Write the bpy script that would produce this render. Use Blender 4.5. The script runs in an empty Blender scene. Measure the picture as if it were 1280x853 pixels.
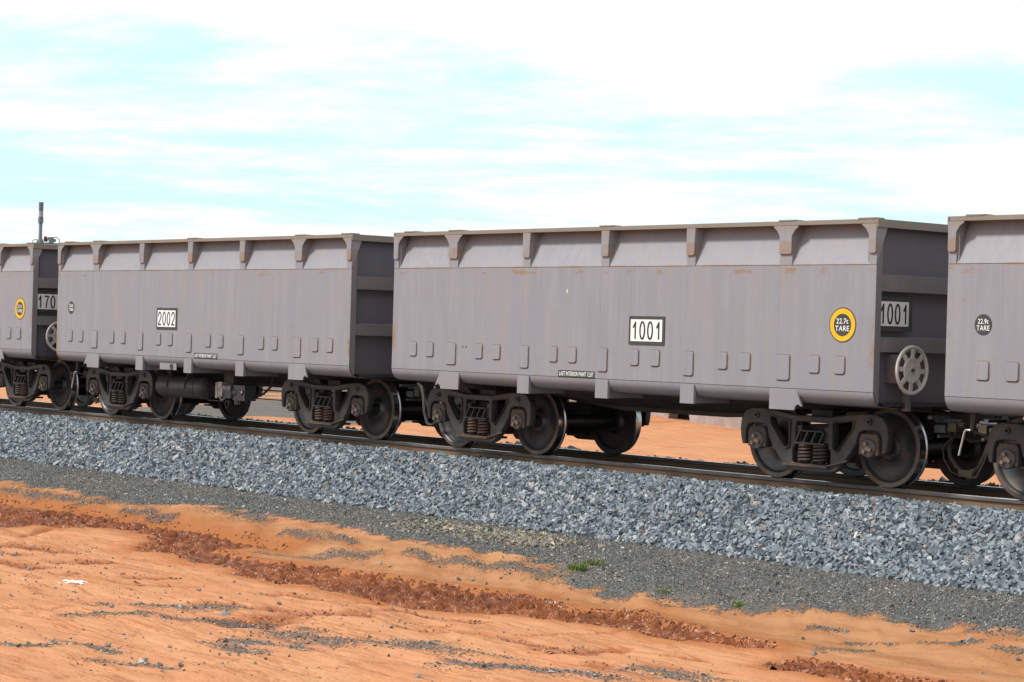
import bpy, math, random
import numpy as np
from mathutils import Vector, Matrix

scene = bpy.context.scene
COL = scene.collection
R = math.radians

# ------------------------------------------------------------------ camera
YAW, PITCH, ROLL = 0.7025, 0.0031, 0.0287
fw = Vector((-math.cos(YAW), math.sin(YAW), 0)); rt = Vector((math.sin(YAW), math.cos(YAW), 0)); up = Vector((0, 0, 1))
fwd = fw*math.cos(PITCH) - up*math.sin(PITCH); upp = up*math.cos(PITCH) + fw*math.sin(PITCH)
c, s = math.cos(ROLL), math.sin(ROLL)
ax = rt*c + upp*s; ay = upp*c - rt*s; az = -fwd
cam_d = bpy.data.cameras.new('camera'); cam = bpy.data.objects.new('camera', cam_d); COL.objects.link(cam)
cam.matrix_world = Matrix(((ax.x, ay.x, az.x, 0), (ax.y, ay.y, az.y, -21.077), (ax.z, ay.z, az.z, 1.728), (0, 0, 0, 1)))
cam_d.sensor_width = 36; cam_d.lens = 2673.1/1280*36
cam_d.clip_start = 0.1; cam_d.clip_end = 9000
scene.camera = cam

# ------------------------------------------------------------------ world, sun, exposure
SUN_EL, SUN_AZ = 50, 28      # azimuth measured from -Y towards -X
sv = Vector((-math.sin(R(SUN_AZ))*math.cos(R(SUN_EL)), -math.cos(R(SUN_AZ))*math.cos(R(SUN_EL)), math.sin(R(SUN_EL))))
w = bpy.data.worlds.new('World'); scene.world = w; w.use_nodes = True
nt = w.node_tree; nt.nodes.clear()
def N(nt, t, **k):
    n = nt.nodes.new(t)
    for a, v in k.items():
        if a == 'i':
            for kk, vv in v.items(): n.inputs[kk].default_value = vv
        else: setattr(n, a, v)
    return n
out = N(nt, 'ShaderNodeOutputWorld'); bg = N(nt, 'ShaderNodeBackground', i={'Strength': 0.1})
sky = N(nt, 'ShaderNodeTexSky', sky_type='NISHITA', sun_disc=False, sun_elevation=R(SUN_EL), sun_rotation=math.atan2(sv.x, sv.y))
sky.altitude = 10; sky.air_density = 1.0; sky.dust_density = 1.6; sky.ozone_density = 1.0
tc = N(nt, 'ShaderNodeTexCoord'); sep = N(nt, 'ShaderNodeSeparateXYZ')
nt.links.new(tc.outputs['Generated'], sep.inputs[0])
def M(nt, op, a, b=None, c=None, clamp=False):
    n = nt.nodes.new('ShaderNodeMath'); n.operation = op; n.use_clamp = clamp
    for i, v in enumerate((a, b, c)):
        if v is None: continue
        if isinstance(v, (int, float)): n.inputs[i].default_value = v
        else: nt.links.new(v, n.inputs[i])
    return n.outputs[0]
zz = M(nt, 'ADD', M(nt, 'MAXIMUM', sep.outputs[2], 0.0), 0.045)
px = M(nt, 'DIVIDE', sep.outputs[0], zz); py = M(nt, 'DIVIDE', sep.outputs[1], zz)
cmb = N(nt, 'ShaderNodeCombineXYZ'); nt.links.new(px, cmb.inputs[0]); nt.links.new(py, cmb.inputs[1])
def wnoise(scale, detail, rough, off, vec=None):
    m = N(nt, 'ShaderNodeMapping'); m.inputs['Location'].default_value = off; m.inputs['Rotation'].default_value = (0, 0, 0.35)
    nt.links.new(vec or cmb.outputs[0], m.inputs[0])
    n = N(nt, 'ShaderNodeTexNoise', i={'Scale': scale, 'Detail': detail, 'Roughness': rough, 'Distortion': 0.3}); nt.links.new(m.outputs[0], n.inputs[0])
    return n.outputs[0]
n1 = wnoise(0.17, 9, 0.62, (7.3, 3.2, 0)); n2 = wnoise(0.55, 9, 0.68, (11.0, 4.0, 2)); n3w = wnoise(1.7, 8, 0.66, (2.0, 9.0, 5))
bank = N(nt, 'ShaderNodeMapRange', i={'From Min': 0.115, 'From Max': 0.165, 'To Min': 0.0, 'To Max': 0.07}); bank.interpolation_type = 'SMOOTHSTEP'; nt.links.new(sep.outputs[2], bank.inputs[0])
low = N(nt, 'ShaderNodeMapRange', i={'From Min': 0.03, 'From Max': 0.095, 'To Min': 0.035, 'To Max': 0.0}); low.interpolation_type = 'SMOOTHSTEP'; nt.links.new(sep.outputs[2], low.inputs[0])
cov = M(nt, 'ADD', M(nt, 'ADD', M(nt, 'ADD', M(nt, 'MULTIPLY', n1, 0.62), M(nt, 'MULTIPLY', n3w, 0.12)), M(nt, 'MULTIPLY', n2, 0.36)), M(nt, 'ADD', bank.outputs[0], low.outputs[0]))
rmp = N(nt, 'ShaderNodeMapRange', i={'From Min': 0.515, 'From Max': 0.615}); rmp.interpolation_type = 'SMOOTHSTEP'
nt.links.new(cov, rmp.inputs[0])
# thin veil everywhere plus thicker streaks
haz = N(nt, 'ShaderNodeMapRange', i={'From Min': 0.0, 'From Max': 0.75, 'To Min': 0.93, 'To Max': 0.25}); haz.interpolation_type = 'SMOOTHSTEP'; nt.links.new(sep.outputs[2], haz.inputs[0])
veil = N(nt, 'ShaderNodeMixRGB', i={2: (7.7, 11.0, 11.2, 1)}); nt.links.new(haz.outputs[0], veil.inputs[0]); nt.links.new(sky.outputs[0], veil.inputs[1])
mx = N(nt, 'ShaderNodeMixRGB', i={2: (10.6, 10.7, 10.8, 1)}); nt.links.new(rmp.outputs[0], mx.inputs[0]); nt.links.new(veil.outputs[0], mx.inputs[1])
nt.links.new(mx.outputs[0], bg.inputs[0]); nt.links.new(bg.outputs[0], out.inputs[0])

sl = bpy.data.lights.new('sun', 'SUN'); sl.energy = 4.2; sl.angle = R(10); sl.color = (1.0, 0.955, 0.88)
so = bpy.data.objects.new('sun', sl); COL.objects.link(so); so.rotation_euler = sv.to_track_quat('Z', 'Y').to_euler(); so.location = sv*50
scene.view_settings.view_transform = 'Standard'; scene.view_settings.look = 'None'; scene.view_settings.gamma = 1; scene.view_settings.exposure = 0
scene.cycles.max_bounces = 6

# ------------------------------------------------------------------ helpers
def tag(o, label=None, cat=None, group=None, kind=None):
    if label: o['label'] = label
    if cat: o['category'] = cat
    if group: o['group'] = group
    if kind: o['kind'] = kind
    return o
def empty(name, loc, label, cat, group=None):
    o = bpy.data.objects.new(name, None); o.location = loc; o.empty_display_size = 0.3; COL.objects.link(o); return tag(o, label, cat, group)
def put(name, mesh, parent=None, loc=(0, 0, 0), rot=None, scale=None, label=None):
    o = bpy.data.objects.new(name, mesh); COL.objects.link(o); o.location = loc
    if rot: o.rotation_euler = rot
    if scale: o.scale = scale
    if parent: o.parent = parent
    if label: o['label'] = label
    return o

class MB:
    def __init__(self): self.v = []; self.f = []; self.m = []; self.sm = []
    def add(self, vs, fs, m=0, smooth=False):
        b = len(self.v); self.v += [tuple(p) for p in vs]; self.f += [tuple(b+i for i in f) for f in fs]
        self.m += [m]*len(fs); self.sm += [smooth]*len(fs)
    def box(self, x0, x1, y0, y1, z0, z1, m=0):
        vs = [(x, y, z) for x in (x0, x1) for y in (y0, y1) for z in (z0, z1)]
        self.add(vs, [(0, 1, 3, 2), (4, 6, 7, 5), (0, 4, 5, 1), (2, 3, 7, 6), (0, 2, 6, 4), (1, 5, 7, 3)], m); return self
    def hexa(self, p8, m=0):   # 4 bottom, 4 top in order
        self.add(p8, [(3, 2, 1, 0), (4, 5, 6, 7), (0, 1, 5, 4), (1, 2, 6, 5), (2, 3, 7, 6), (3, 0, 4, 7)], m); return self
    def prism(self, pts, a0, a1, axis='y', m=0, smooth=False):   # convex polygon in the other two axes
        def mk(p, a): return (p[0], a, p[1]) if axis == 'y' else ((a, p[0], p[1]) if axis == 'x' else (p[0], p[1], a))
        n = len(pts); vs = [mk(p, a0) for p in pts] + [mk(p, a1) for p in pts]
        b = len(self.v); self.v += vs
        self.f += [tuple(b+i for i in range(n)), tuple(b+n+i for i in reversed(range(n)))]; self.m += [m, m]; self.sm += [False, False]
        for i in range(n):
            j = (i+1) % n; self.f.append((b+i, b+n+i, b+n+j, b+j)); self.m.append(m); self.sm.append(smooth)
        return self
    def strip(self, pts, a0, a1, axis='x', m=0, smooth=True):     # open profile swept along an axis
        def mk(p, a): return (p[0], a, p[1]) if axis == 'y' else ((a, p[0], p[1]) if axis == 'x' else (p[0], p[1], a))
        n = len(pts); self.add([mk(p, a0) for p in pts] + [mk(p, a1) for p in pts], [(i, i+1, n+i+1, n+i) for i in range(n-1)], m, smooth); return self
    def tube(self, pts, r, n=8, m=0, cap=True):
        pts = [Vector(p) for p in pts]; rings = []
        prev = None
        for i, p in enumerate(pts):
            t = (pts[min(i+1, len(pts)-1)] - pts[max(i-1, 0)]).normalized()
            if prev is None:
                a = Vector((0, 0, 1)) if abs(t.z) < .9 else Vector((1, 0, 0)); u = t.cross(a).normalized()
            else: u = (prev - t*prev.dot(t)).normalized()
            prev = u; v = t.cross(u); rr = r[i] if isinstance(r, (list, tuple)) else r
            rings.append([p + (u*math.cos(2*math.pi*k/n) + v*math.sin(2*math.pi*k/n))*rr for k in range(n)])
        vs = [q for rg in rings for q in rg]; fs = []
        for i in range(len(rings)-1):
            for k in range(n): fs.append((i*n+k, i*n+(k+1) % n, (i+1)*n+(k+1) % n, (i+1)*n+k))
        self.add(vs, fs, m, True)
        if cap: self.add(rings[0], [tuple(reversed(range(n)))], m); self.add(rings[-1], [tuple(range(n))], m)
        return self
    def cyl(self, a, b, r, n=16, m=0): return self.tube([a, b], r, n, m)
    def lathe(self, prof, axis, cen, n=32, m=0, ms=None):          # prof (t along axis, r)
        ax_ = {'x': 0, 'y': 1, 'z': 2}[axis]; o = [i for i in range(3) if i != ax_]; vs = []
        for t, r in prof:
            for k in range(n):
                p = [0, 0, 0]; p[ax_] = cen[ax_]+t; p[o[0]] = cen[o[0]]+r*math.cos(2*math.pi*k/n); p[o[1]] = cen[o[1]]+r*math.sin(2*math.pi*k/n); vs.append(p)
        b = len(self.v); self.v += [tuple(p) for p in vs]
        for i in range(len(prof)-1):
            for k in range(n):
                self.f.append((b+i*n+k, b+i*n+(k+1) % n, b+(i+1)*n+(k+1) % n, b+(i+1)*n+k)); self.m.append(ms[i] if ms else m); self.sm.append(True)
        return self
    def mesh(self, name, mats, sharp=35):
        me = bpy.data.meshes.new(name); me.from_pydata(self.v, [], self.f)
        for mt in (mats if isinstance(mats, (list, tuple)) else [mats]): me.materials.append(mt)
        me.polygons.foreach_set('material_index', self.m); me.polygons.foreach_set('use_smooth', self.sm); me.update()
        if any(self.sm): 
            try: me.set_sharp_from_angle(angle=R(sharp))
            except Exception: pass
        return me

def round_poly(pts, r, seg=4):
    out_ = []; n = len(pts)
    for i in range(n):
        rr = r[i] if isinstance(r, (list, tuple)) else r
        p = Vector(pts[i]); a = Vector(pts[i-1])-p; b = Vector(pts[(i+1) % n])-p
        if rr <= 0: out_.append(tuple(p)); continue
        ang = a.angle(b); d = min(rr/math.tan(ang/2), a.length*.48, b.length*.48)
        s_ = p + a.normalized()*d; e = p + b.normalized()*d
        for k in range(seg+1):
            t = k/seg; q = s_*(1-t)**2 + p*2*t*(1-t) + e*t*t; out_.append((q.x, q.y))
    return out_
def curve_mesh(name, outlines, depth, bevel, mat, mapf):
    cu = bpy.data.curves.new(name, 'CURVE'); cu.dimensions = '2D'; cu.fill_mode = 'BOTH'; cu.extrude = max(depth/2-bevel, 0); cu.bevel_depth = bevel; cu.bevel_resolution = 1; cu.offset = -bevel
    for pl in outlines:
        sp = cu.splines.new('POLY'); sp.points.add(len(pl)-1)
        for i, p in enumerate(pl): sp.points[i].co = (p[0], p[1], 0, 1)
        sp.use_cyclic_u = True
    ob = bpy.data.objects.new('tmp', cu); COL.objects.link(ob)
    dg = bpy.context.evaluated_depsgraph_get(); me = bpy.data.meshes.new_from_object(ob.evaluated_get(dg)); me.name = name
    bpy.data.objects.remove(ob); bpy.data.curves.remove(cu)
    co = np.empty(len(me.vertices)*3); me.vertices.foreach_get('co', co); co = co.reshape(-1, 3)
    me.vertices.foreach_set('co', mapf(co).ravel()); me.materials.clear(); me.materials.append(mat); me.update()
    return me
XZ = lambda y: (lambda c_: np.stack([c_[:, 0], y - c_[:, 2], c_[:, 1]], 1))     # drawn facing -Y
YZ = lambda x: (lambda c_: np.stack([x + c_[:, 2], c_[:, 0], c_[:, 1]], 1))     # drawn facing +X
def text_mesh(name, txt, size, sx, depth, mat, mapf, cx, cy, spacing=1.0):
    cu = bpy.data.curves.new(name, 'FONT'); cu.body = txt; cu.size = 1; cu.align_x = 'CENTER'; cu.align_y = 'CENTER'; cu.extrude = depth/2; cu.resolution_u = 3; cu.space_character = spacing; cu.offset = 0.004
    ob = bpy.data.objects.new('tmp', cu); COL.objects.link(ob)
    dg = bpy.context.evaluated_depsgraph_get(); me = bpy.data.meshes.new_from_object(ob.evaluated_get(dg)); me.name = name
    bpy.data.objects.remove(ob); bpy.data.curves.remove(cu)
    co = np.empty(len(me.vertices)*3); me.vertices.foreach_get('co', co); co = co.reshape(-1, 3)
    ctr = (co[:, :2].max(0)+co[:, :2].min(0))/2; ext = co[:, :2].max(0)-co[:, :2].min(0)
    co[:, 0] = (co[:, 0]-ctr[0])/ext[0]*sx + cx; co[:, 1] = (co[:, 1]-ctr[1])/ext[1]*size + cy
    me.vertices.foreach_set('co', mapf(co).ravel()); me.materials.clear(); me.materials.append(mat); me.update()
    return me

# ------------------------------------------------------------------ materials
def newmat(name):
    m = bpy.data.materials.new(name); m.use_nodes = True; nt = m.node_tree; nt.nodes.clear()
    o = N(nt, 'ShaderNodeOutputMaterial'); b = N(nt, 'ShaderNodeBsdfPrincipled'); nt.links.new(b.outputs[0], o.inputs[0]); return m, nt, b
def noise(nt, vec, scale, detail=4, rough=.55, mapping=None, dist=0):
    if mapping:
        mp = N(nt, 'ShaderNodeMapping'); mp.inputs['Scale'].default_value = mapping; nt.links.new(vec, mp.inputs[0]); vec = mp.outputs[0]
    n = N(nt, 'ShaderNodeTexNoise', i={'Scale': scale, 'Detail': detail, 'Roughness': rough, 'Distortion': dist}); nt.links.new(vec, n.inputs[0]); return n.outputs[0]
def ramp(nt, v, a, b, lo=0., hi=1., smooth=True):
    n = N(nt, 'ShaderNodeMapRange', i={'From Min': a, 'From Max': b, 'To Min': lo, 'To Max': hi})
    if smooth: n.interpolation_type = 'SMOOTHSTEP'
    nt.links.new(v, n.inputs[0]); return n.outputs[0]
def mix(nt, f, a, b):
    n = N(nt, 'ShaderNodeMixRGB')
    for i, v in enumerate((f, a, b)):
        if isinstance(v, (int, float)): n.inputs[i].default_value = v if i == 0 else (v, v, v, 1)
        elif isinstance(v, tuple): n.inputs[i].default_value = (*v, 1)
        else: nt.links.new(v, n.inputs[i])
    return n.outputs[0]
def bump(nt, b, h, strength, dist):
    n = N(nt, 'ShaderNodeBump', i={'Strength': strength, 'Distance': dist}); nt.links.new(h, n.inputs['Height']); nt.links.new(n.outputs[0], b.inputs['Normal'])
def pos(nt):
    g = N(nt, 'ShaderNodeNewGeometry'); return g.outputs['Position'], g
def band(nt, z, c_, hw_, soft):   # 1 inside |z-c|<hw
    d = M(nt, 'ABSOLUTE', M(nt, 'SUBTRACT', z, c_)); return ramp(nt, d, hw_, hw_+soft, 1., 0.)

def paint(name, base, rustz=True, rim=False, cap=False, rustamt=1.0, dirt=0.0):
    m, nt, b = newmat(name); P, g = pos(nt); sp = N(nt, 'ShaderNodeSeparateXYZ'); nt.links.new(P, sp.inputs[0]); z = sp.outputs[2]
    streak = noise(nt, P, 1.0, 6, .6, (9, 9, .7)); cloud = noise(nt, P, .9, 5, .6); fine = noise(nt, P, 22, 4, .6); st2 = noise(nt, P, 1., 5, .65, (26, 26, 1.3))
    col = mix(nt, ramp(nt, streak, .35, .68), tuple(x*.94 for x in base), tuple(x*1.06 for x in base))
    warm = (base[0]*1.06, base[1]*.99, base[2]*.88); cool = (base[0]*.94, base[1]*.98, base[2]*1.07)
    col = mix(nt, ramp(nt, cloud, .38, .62, 0, .85), col, mix(nt, ramp(nt, streak, .3, .7), cool, warm))
    col = mix(nt, ramp(nt, st2, .54, .76, 0, .2), col, tuple(x*.66 for x in base))
    col = mix(nt, ramp(nt, fine, .6, .8, 0, .25), col, tuple(x*.8 for x in base))
    ground = ramp(nt, z, 1.35, .95, 0, .25); col = mix(nt, M(nt, 'MULTIPLY', ground, ramp(nt, cloud, .35, .6)), col, (.20, .15, .12))
    rust = (.25, .155, .085)
    if rustz:
        n_ = noise(nt, P, 1., 7, .7, (3.2, 3.2, 7)); n3 = noise(nt, P, 2.4, 6, .7)
        f1 = M(nt, 'MULTIPLY', band(nt, z, 2.668, .003, .024), ramp(nt, n3, .42, .66, 0.05, .8))
        f2 = M(nt, 'MULTIPLY', band(nt, z, 2.60, .018, .035), ramp(nt, n_, .55, .62, 0, .8))
        f3 = M(nt, 'MULTIPLY', ramp(nt, noise(nt, P, 1., 5, .6, (14, 14, .6)), .60, .72), ramp(nt, n3, .5, .68, 0, .36))
        f4 = M(nt, 'MULTIPLY', ramp(nt, noise(nt, P, 5.5, 6, .7), .66, .74), .75)
        tco = N(nt, 'ShaderNodeTexCoord'); so_ = N(nt, 'ShaderNodeSeparateXYZ'); nt.links.new(tco.outputs['Object'], so_.inputs[0])
        f5 = M(nt, 'MULTIPLY', ramp(nt, M(nt, 'ABSOLUTE', so_.outputs[0]), 4.54, 4.64), M(nt, 'MULTIPLY', ramp(nt, z, 2.1, 1.6), ramp(nt, n3, .46, .60, 0, .85)))
        f4 = M(nt, 'MAXIMUM', f4, f5)
        f = M(nt, 'MULTIPLY', M(nt, 'MAXIMUM', M(nt, 'MAXIMUM', f1, f2), M(nt, 'MAXIMUM', f3, f4)), rustamt, clamp=True); col = mix(nt, f, col, rust)
    if cap:
        f = M(nt, 'MULTIPLY', M(nt, 'MULTIPLY', band(nt, z, 2.875, .07, .035), ramp(nt, noise(nt, P, 3.1, 4, .6), .38, .6, .08, .6)), 1.)
        col = mix(nt, f, col, rust)
        f = ramp(nt, z, 2.98, 3.15, 0, .55); col = mix(nt, f, col, (.23, .19, .145))
    if rim:
        col = mix(nt, ramp(nt, noise(nt, P, 3.2, 6, .7), .33, .66, .2, .7), col, (.205, .17, .13))
        col = mix(nt, ramp(nt, noise(nt, P, 7, 6, .7), .56, .68, 0, .7), col, (.25, .14, .065))
    if dirt: col = mix(nt, ramp(nt, noise(nt, P, 3, 6, .7), .35, .65, dirt*.4, dirt), col, (.12, .085, .06))
    nt.links.new(col, b.inputs['Base Color']); b.inputs['Roughness'].default_value = .55; b.inputs['Specular IOR Level'].default_value = .35
    h = M(nt, 'ADD', M(nt, 'MULTIPLY', noise(nt, P, 1.3, 3, .5), 1.0), M(nt, 'MULTIPLY', fine, .05)); bump(nt, b, h, .35, .03)
    return m
BASE = (.240, .243, .276)
m_side = paint('wagon_grey_paint', BASE); m_post = paint('post_paint', BASE, rustz=False, cap=True); m_rim = paint('dusty_rim_paint', (.215, .20, .19), rustz=False, rim=True)
m_plain = paint('bracket_paint', BASE, rustz=False); m_end_shaded = paint('shaded_end_paint', (.13, .135, .172), rustz=True, rustamt=.6, dirt=.2); m_rib_shaded = paint('shaded_rib_paint', (.19, .185, .205), rustz=False, dirt=.2)  # ends and ribs: wagon paint with their shade darkened in, plus blotchy brown dirt

def simple(name, col, rough=.6, metal=0., var=.25, scale=6, col2=None, bumpd=0., spec=.4):
    m, nt, b = newmat(name); P, g = pos(nt); n = noise(nt, P, scale, 5, .62)
    c2 = col2 or tuple(x*(1-var) for x in col); cc = mix(nt, ramp(nt, n, .35, .65), col, c2); nt.links.new(cc, b.inputs['Base Color'])
    b.inputs['Roughness'].default_value = rough; b.inputs['Metallic'].default_value = metal; b.inputs['Specular IOR Level'].default_value = spec
    if bumpd: bump(nt, b, noise(nt, P, scale*4, 4, .6), .5, bumpd)
    return m
m_under = simple('underframe_paint', (.055, .048, .044), .7, scale=3, col2=(.03, .028, .027))
m_weld = simple('rusty_weld', (.20, .115, .07), .8, scale=9, col2=(.13, .10, .09))
m_frame = simple('cast_bogie_steel', (.068, .063, .060), .5, .15, scale=3, col2=(.034, .036, .041), bumpd=.004)
m_wheel = simple('wheel_steel', (.105, .098, .095), .42, .55, scale=4, col2=(.055, .062, .075))
m_rimface = simple('wheel_rim_steel', (.16, .125, .105), .5, .35, scale=3, col2=(.085, .07, .065))
m_tread = simple('polished_tread', (.42, .42, .44), .22, 1., var=.35, scale=8)
m_spring = simple('rusty_spring', (.12, .068, .045), .6, .1, scale=1.2, col2=(.045, .04, .038))
m_adapter = simple('rusty_adapter', (.10, .066, .05), .7, scale=2.2, col2=(.05, .046, .045))
m_cap = simple('bearing_cap_steel', (.09, .083, .085), .45, .3, scale=6)
m_bolt = simple('bolt_steel', (.24, .18, .15), .45, .4, scale=10)
m_black = simple('black_rubber', (.022, .021, .02), .5, scale=8)
m_hose = simple('air_hose_rubber', (.05, .043, .036), .6, scale=8, col2=(.025, .022, .02))
m_alu = simple('bright_metal', (.62, .62, .62), .3, .8, scale=8)
m_silver = simple('silver_valve_paint', (.45, .44, .42), .45, .3, scale=9, col2=(.16, .16, .17))
m_valve = simple('dark_valve_body', (.09, .10, .125), .4, .3, scale=7)
m_tank = simple('tank_black_paint', (.035, .035, .036), .45, scale=3, col2=(.06, .055, .05))
m_plate = simple('plate_charcoal', (.045, .055, .058), .5, scale=4)
m_white = simple('plate_white', (.74, .76, .76), .45, var=.06, scale=6)
m_digit = simple('digit_black', (.02, .024, .026), .5)
m_yellow = simple('ring_yellow', (.80, .44, .012), .45, var=.1, scale=6)
m_ltr = simple('lettering_white', (.8, .8, .8), .5, var=.05)
m_brake = simple('handbrake_grey_paint', (.62, .60, .57), .5, var=.3, scale=5)
m_mast = simple('mast_grey_green', (.17, .22, .25), .5, scale=6)
m_darkgap = simple('underbody_dark_steel', (.03, .027, .025), .7, scale=4)
m_brass = simple('brass_fitting', (.10, .085, .055), .5, .3, scale=8)
m_red = simple('red_tape', (.14, .035, .04), .6)

def rail_mat():
    m, nt, b = newmat('rail_steel'); P, g = pos(nt); sp = N(nt, 'ShaderNodeSeparateXYZ'); nt.links.new(P, sp.inputs[0]); z = sp.outputs[2]
    web = mix(nt, ramp(nt, noise(nt, P, 1., 6, .65, (1.2, 6, 6)), .35, .65), (.20, .112, .058), (.12, .075, .048))
    head = mix(nt, ramp(nt, noise(nt, P, 1., 5, .6, (2, 9, 9)), .35, .65), (.15, .135, .135), (.085, .078, .08))
    col = mix(nt, ramp(nt, z, -.052, -.042), web, head)
    top = ramp(nt, z, -.006, -.002); col = mix(nt, top, col, (.55, .55, .57)); nt.links.new(col, b.inputs['Base Color'])
    nt.links.new(M(nt, 'MULTIPLY', top, 1.), b.inputs['Metallic']); nt.links.new(ramp(nt, top, 0, 1, .62, .22), b.inputs['Roughness']); return m
m_rail = rail_mat()
m_concrete = simple('sleeper_concrete', (.34, .32, .29), .85, scale=3, var=.3, bumpd=.01)
m_wall = simple('weathered_concrete_wall', (.36, .29, .27), .9, scale=.8, col2=(.27, .21, .19), bumpd=.05)

def stone_mat(name, cols, rough=.6):
    m, nt, b = newmat(name); g = N(nt, 'ShaderNodeNewGeometry'); rmp_ = N(nt, 'ShaderNodeValToRGB'); el = rmp_.color_ramp.elements
    rmp_.color_ramp.interpolation = 'LINEAR'
    for i, (p, cc) in enumerate(cols):
        e = el[i] if i < 2 else el.new(p)
        e.position = p; e.color = (*cc, 1)
    nt.links.new(g.outputs['Random Per Island'], rmp_.inputs[0])
    n = noise(nt, g.outputs['Position'], 30, 3, .6); cc = mix(nt, ramp(nt, n, .4, .62, 0, .3), rmp_.outputs[0], (.25, .24, .23))
    nt.links.new(cc, b.inputs['Base Color']); b.inputs['Roughness'].default_value = rough; b.inputs['Specular IOR Level'].default_value = .5; return m
m_ballast = stone_mat('blue_grey_ballast', [(0, (.050, .072, .095)), (1, (.31, .35, .38)), (.35, (.10, .138, .17)), (.7, (.165, .21, .25)), (.93, (.22, .265, .30)), (.968, (.27, .20, .15)), (.98, (.33, .36, .38))], .5)
m_gravel = stone_mat('fine_grey_gravel', [(0, (.030, .034, .034)), (1, (.44, .41, .36)), (.4, (.070, .077, .077)), (.8, (.125, .133, .132)), (.92, (.24, .225, .20))], .6)
m_clod = stone_mat('red_clay_clods', [(0, (.22, .06, .02)), (1, (.42, .22, .12)), (.6, (.30, .10, .035))], .7)
m_yrock = stone_mat('buff_stone_chips', [(0, (.09, .09, .08)), (1, (.46, .38, .25)), (.6, (.17, .155, .12))], .7)
m_rock = stone_mat('loose_stone', [(0, (.09, .095, .11)), (1, (.26, .26, .27)), (.6, (.15, .15, .16))], .7)

# ------------------------------------------------------------------ wagon meshes (wagon centre at X=0, rail top at Z=0)
HW, HL, ZT, ZB = 1.72, 4.66, 3.145, 1.168
POSTS = [-4.605, -3.24, -1.61, 0.0, 1.61, 3.24, 4.605]; PW = [.11, .20, .15, .15, .15, .20, .11]
L = {}
def edges(i, side):   # panel limits between post i and i+1
    return POSTS[i]+PW[i]/2, POSTS[i+1]-PW[i+1]/2
L['side_panel'] = []; L['upper_panel'] = []
for i in range(6):
    a = -HL if i == 0 else POSTS[i]-PW[i]/2+.0008; b = HL if i == 5 else POSTS[i+1]-PW[i+1]/2-.0008
    mb = MB(); mb.box(a, b, -HW, -HW+.014, ZB+.004, 2.664); L['side_panel'].append(mb.mesh('side_panel', m_side))
    a = POSTS[i]; b = POSTS[i+1]
    mb = MB(); mb.hexa([(a, -HW+.005, 2.670), (b, -HW+.005, 2.670), (b, -HW+.02, 2.670), (a, -HW+.02, 2.670), (a, -1.535, 3.15), (b, -1.535, 3.15), (b, -1.515, 3.15), (a, -1.515, 3.15)])
    L['upper_panel'].append(mb.mesh('upper_panel', m_side))
L['inner_lining'] = MB().box(-HL+.13, HL-.13, -HW+.19, -HW+.2, 1.1, 3.14).mesh('inner_lining', m_under)
L['post'] = []; L['post_cap'] = []
for i in range(7):
    wv = PW[i]; a, b = POSTS[i]-wv/2, POSTS[i]+wv/2
    mb = MB(); mb.prism([(-HW-.001, 2.668), (-1.52, 3.144), (-HW-.001, 3.144)], a, b, 'x'); L['post'].append(mb.mesh('post', m_post))
    if i in (1, 5): pl = [(a, 2.80), (b, 2.80), (b, 3.02), (b+.05, 3.09), (b+.12, 3.144), (a-.12, 3.144), (a-.05, 3.09), (a, 3.02)]
    elif i == 0: pl = [(a, 2.80), (b, 2.80), (b, 3.02), (b+.05, 3.09), (b+.13, 3.144), (a-.005, 3.144), (a-.005, 3.06), (a, 3.04)]
    elif i == 6: pl = [(a, 2.80), (b, 2.80), (b, 3.04), (b+.005, 3.06), (b+.005, 3.144), (a-.13, 3.144), (a-.05, 3.09), (a, 3.02)]
    else: pl = [(a+.003, 2.80), (b-.003, 2.80), (b-.003, 3.144), (a+.003, 3.144)]
    rr = [.03, .03] + [0.02]*(len(pl)-2)
    if len(pl) == 4: rr = [.03, .03, 0, 0]
    L['post_cap'].append(curve_mesh('post_cap', [round_poly(pl, rr, 3)], .022, .003, m_post, XZ(-HW-.012)))
mb = MB(); mb.box(-HL, HL, -HW-.006, -1.53, 3.150, 3.202)
L['top_rim'] = mb.mesh('top_rim', m_rim)
mb = MB(); mb.box(-.13, .13, -HW-.012, -1.56, 3.2025, 3.218); L['rim_pad'] = mb.mesh('rim_pad', m_rim)
mb = MB(); pr = [(-HW+.004, 1.166)]
for k in range(1, 9):
    t = k/8*math.pi*.47; pr.append((-HW+.004+.17*(1-math.cos(t)), 1.166-.165*math.sin(t)))
pr += [(-1.30, .985), (-.45, .93)]
mb.strip(pr, -HL, HL, 'x'); 
pr2 = [(y+.008 if i < 6 else y, z+.012) for i, (y, z) in enumerate(pr)]
for X in (-HL+.135, HL-.135): mb.add([(X, y+.004, z+.004) for y, z in pr]+[(X, -.45, 1.166)], [tuple(range(len(pr)+1))], 1)
L['bottom_roll'] = mb.mesh('bottom_roll', [m_side, m_end_shaded], 50)
def lug(wd, h, z0): return curve_mesh('lug_plate', [round_poly([(-wd/2, 0), (wd/2, 0), (wd/2, h), (-wd/2, h)], .035, 3)], .020, .004, m_plain, lambda c_: np.stack([c_[:, 0], -HW-.006-c_[:, 2], c_[:, 1]+z0], 1))
def weld(wd, h, z0): return curve_mesh('weld_bead', [round_poly([(-wd/2-.006, -.010), (wd/2+.012, -.010), (wd/2+.012, h+.010), (-wd/2-.006, h+.010)], .038, 3)], .004, 0, m_weld, lambda c_: np.stack([c_[:, 0], -HW-.001-c_[:, 2], c_[:, 1]+z0], 1))
L['lug_s_w'] = weld(.165, .205, 1.37); L['lug_l_w'] = weld(.18, .306, 1.268); L['lug_x_w'] = weld(.215, .306, 1.268)
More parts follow.
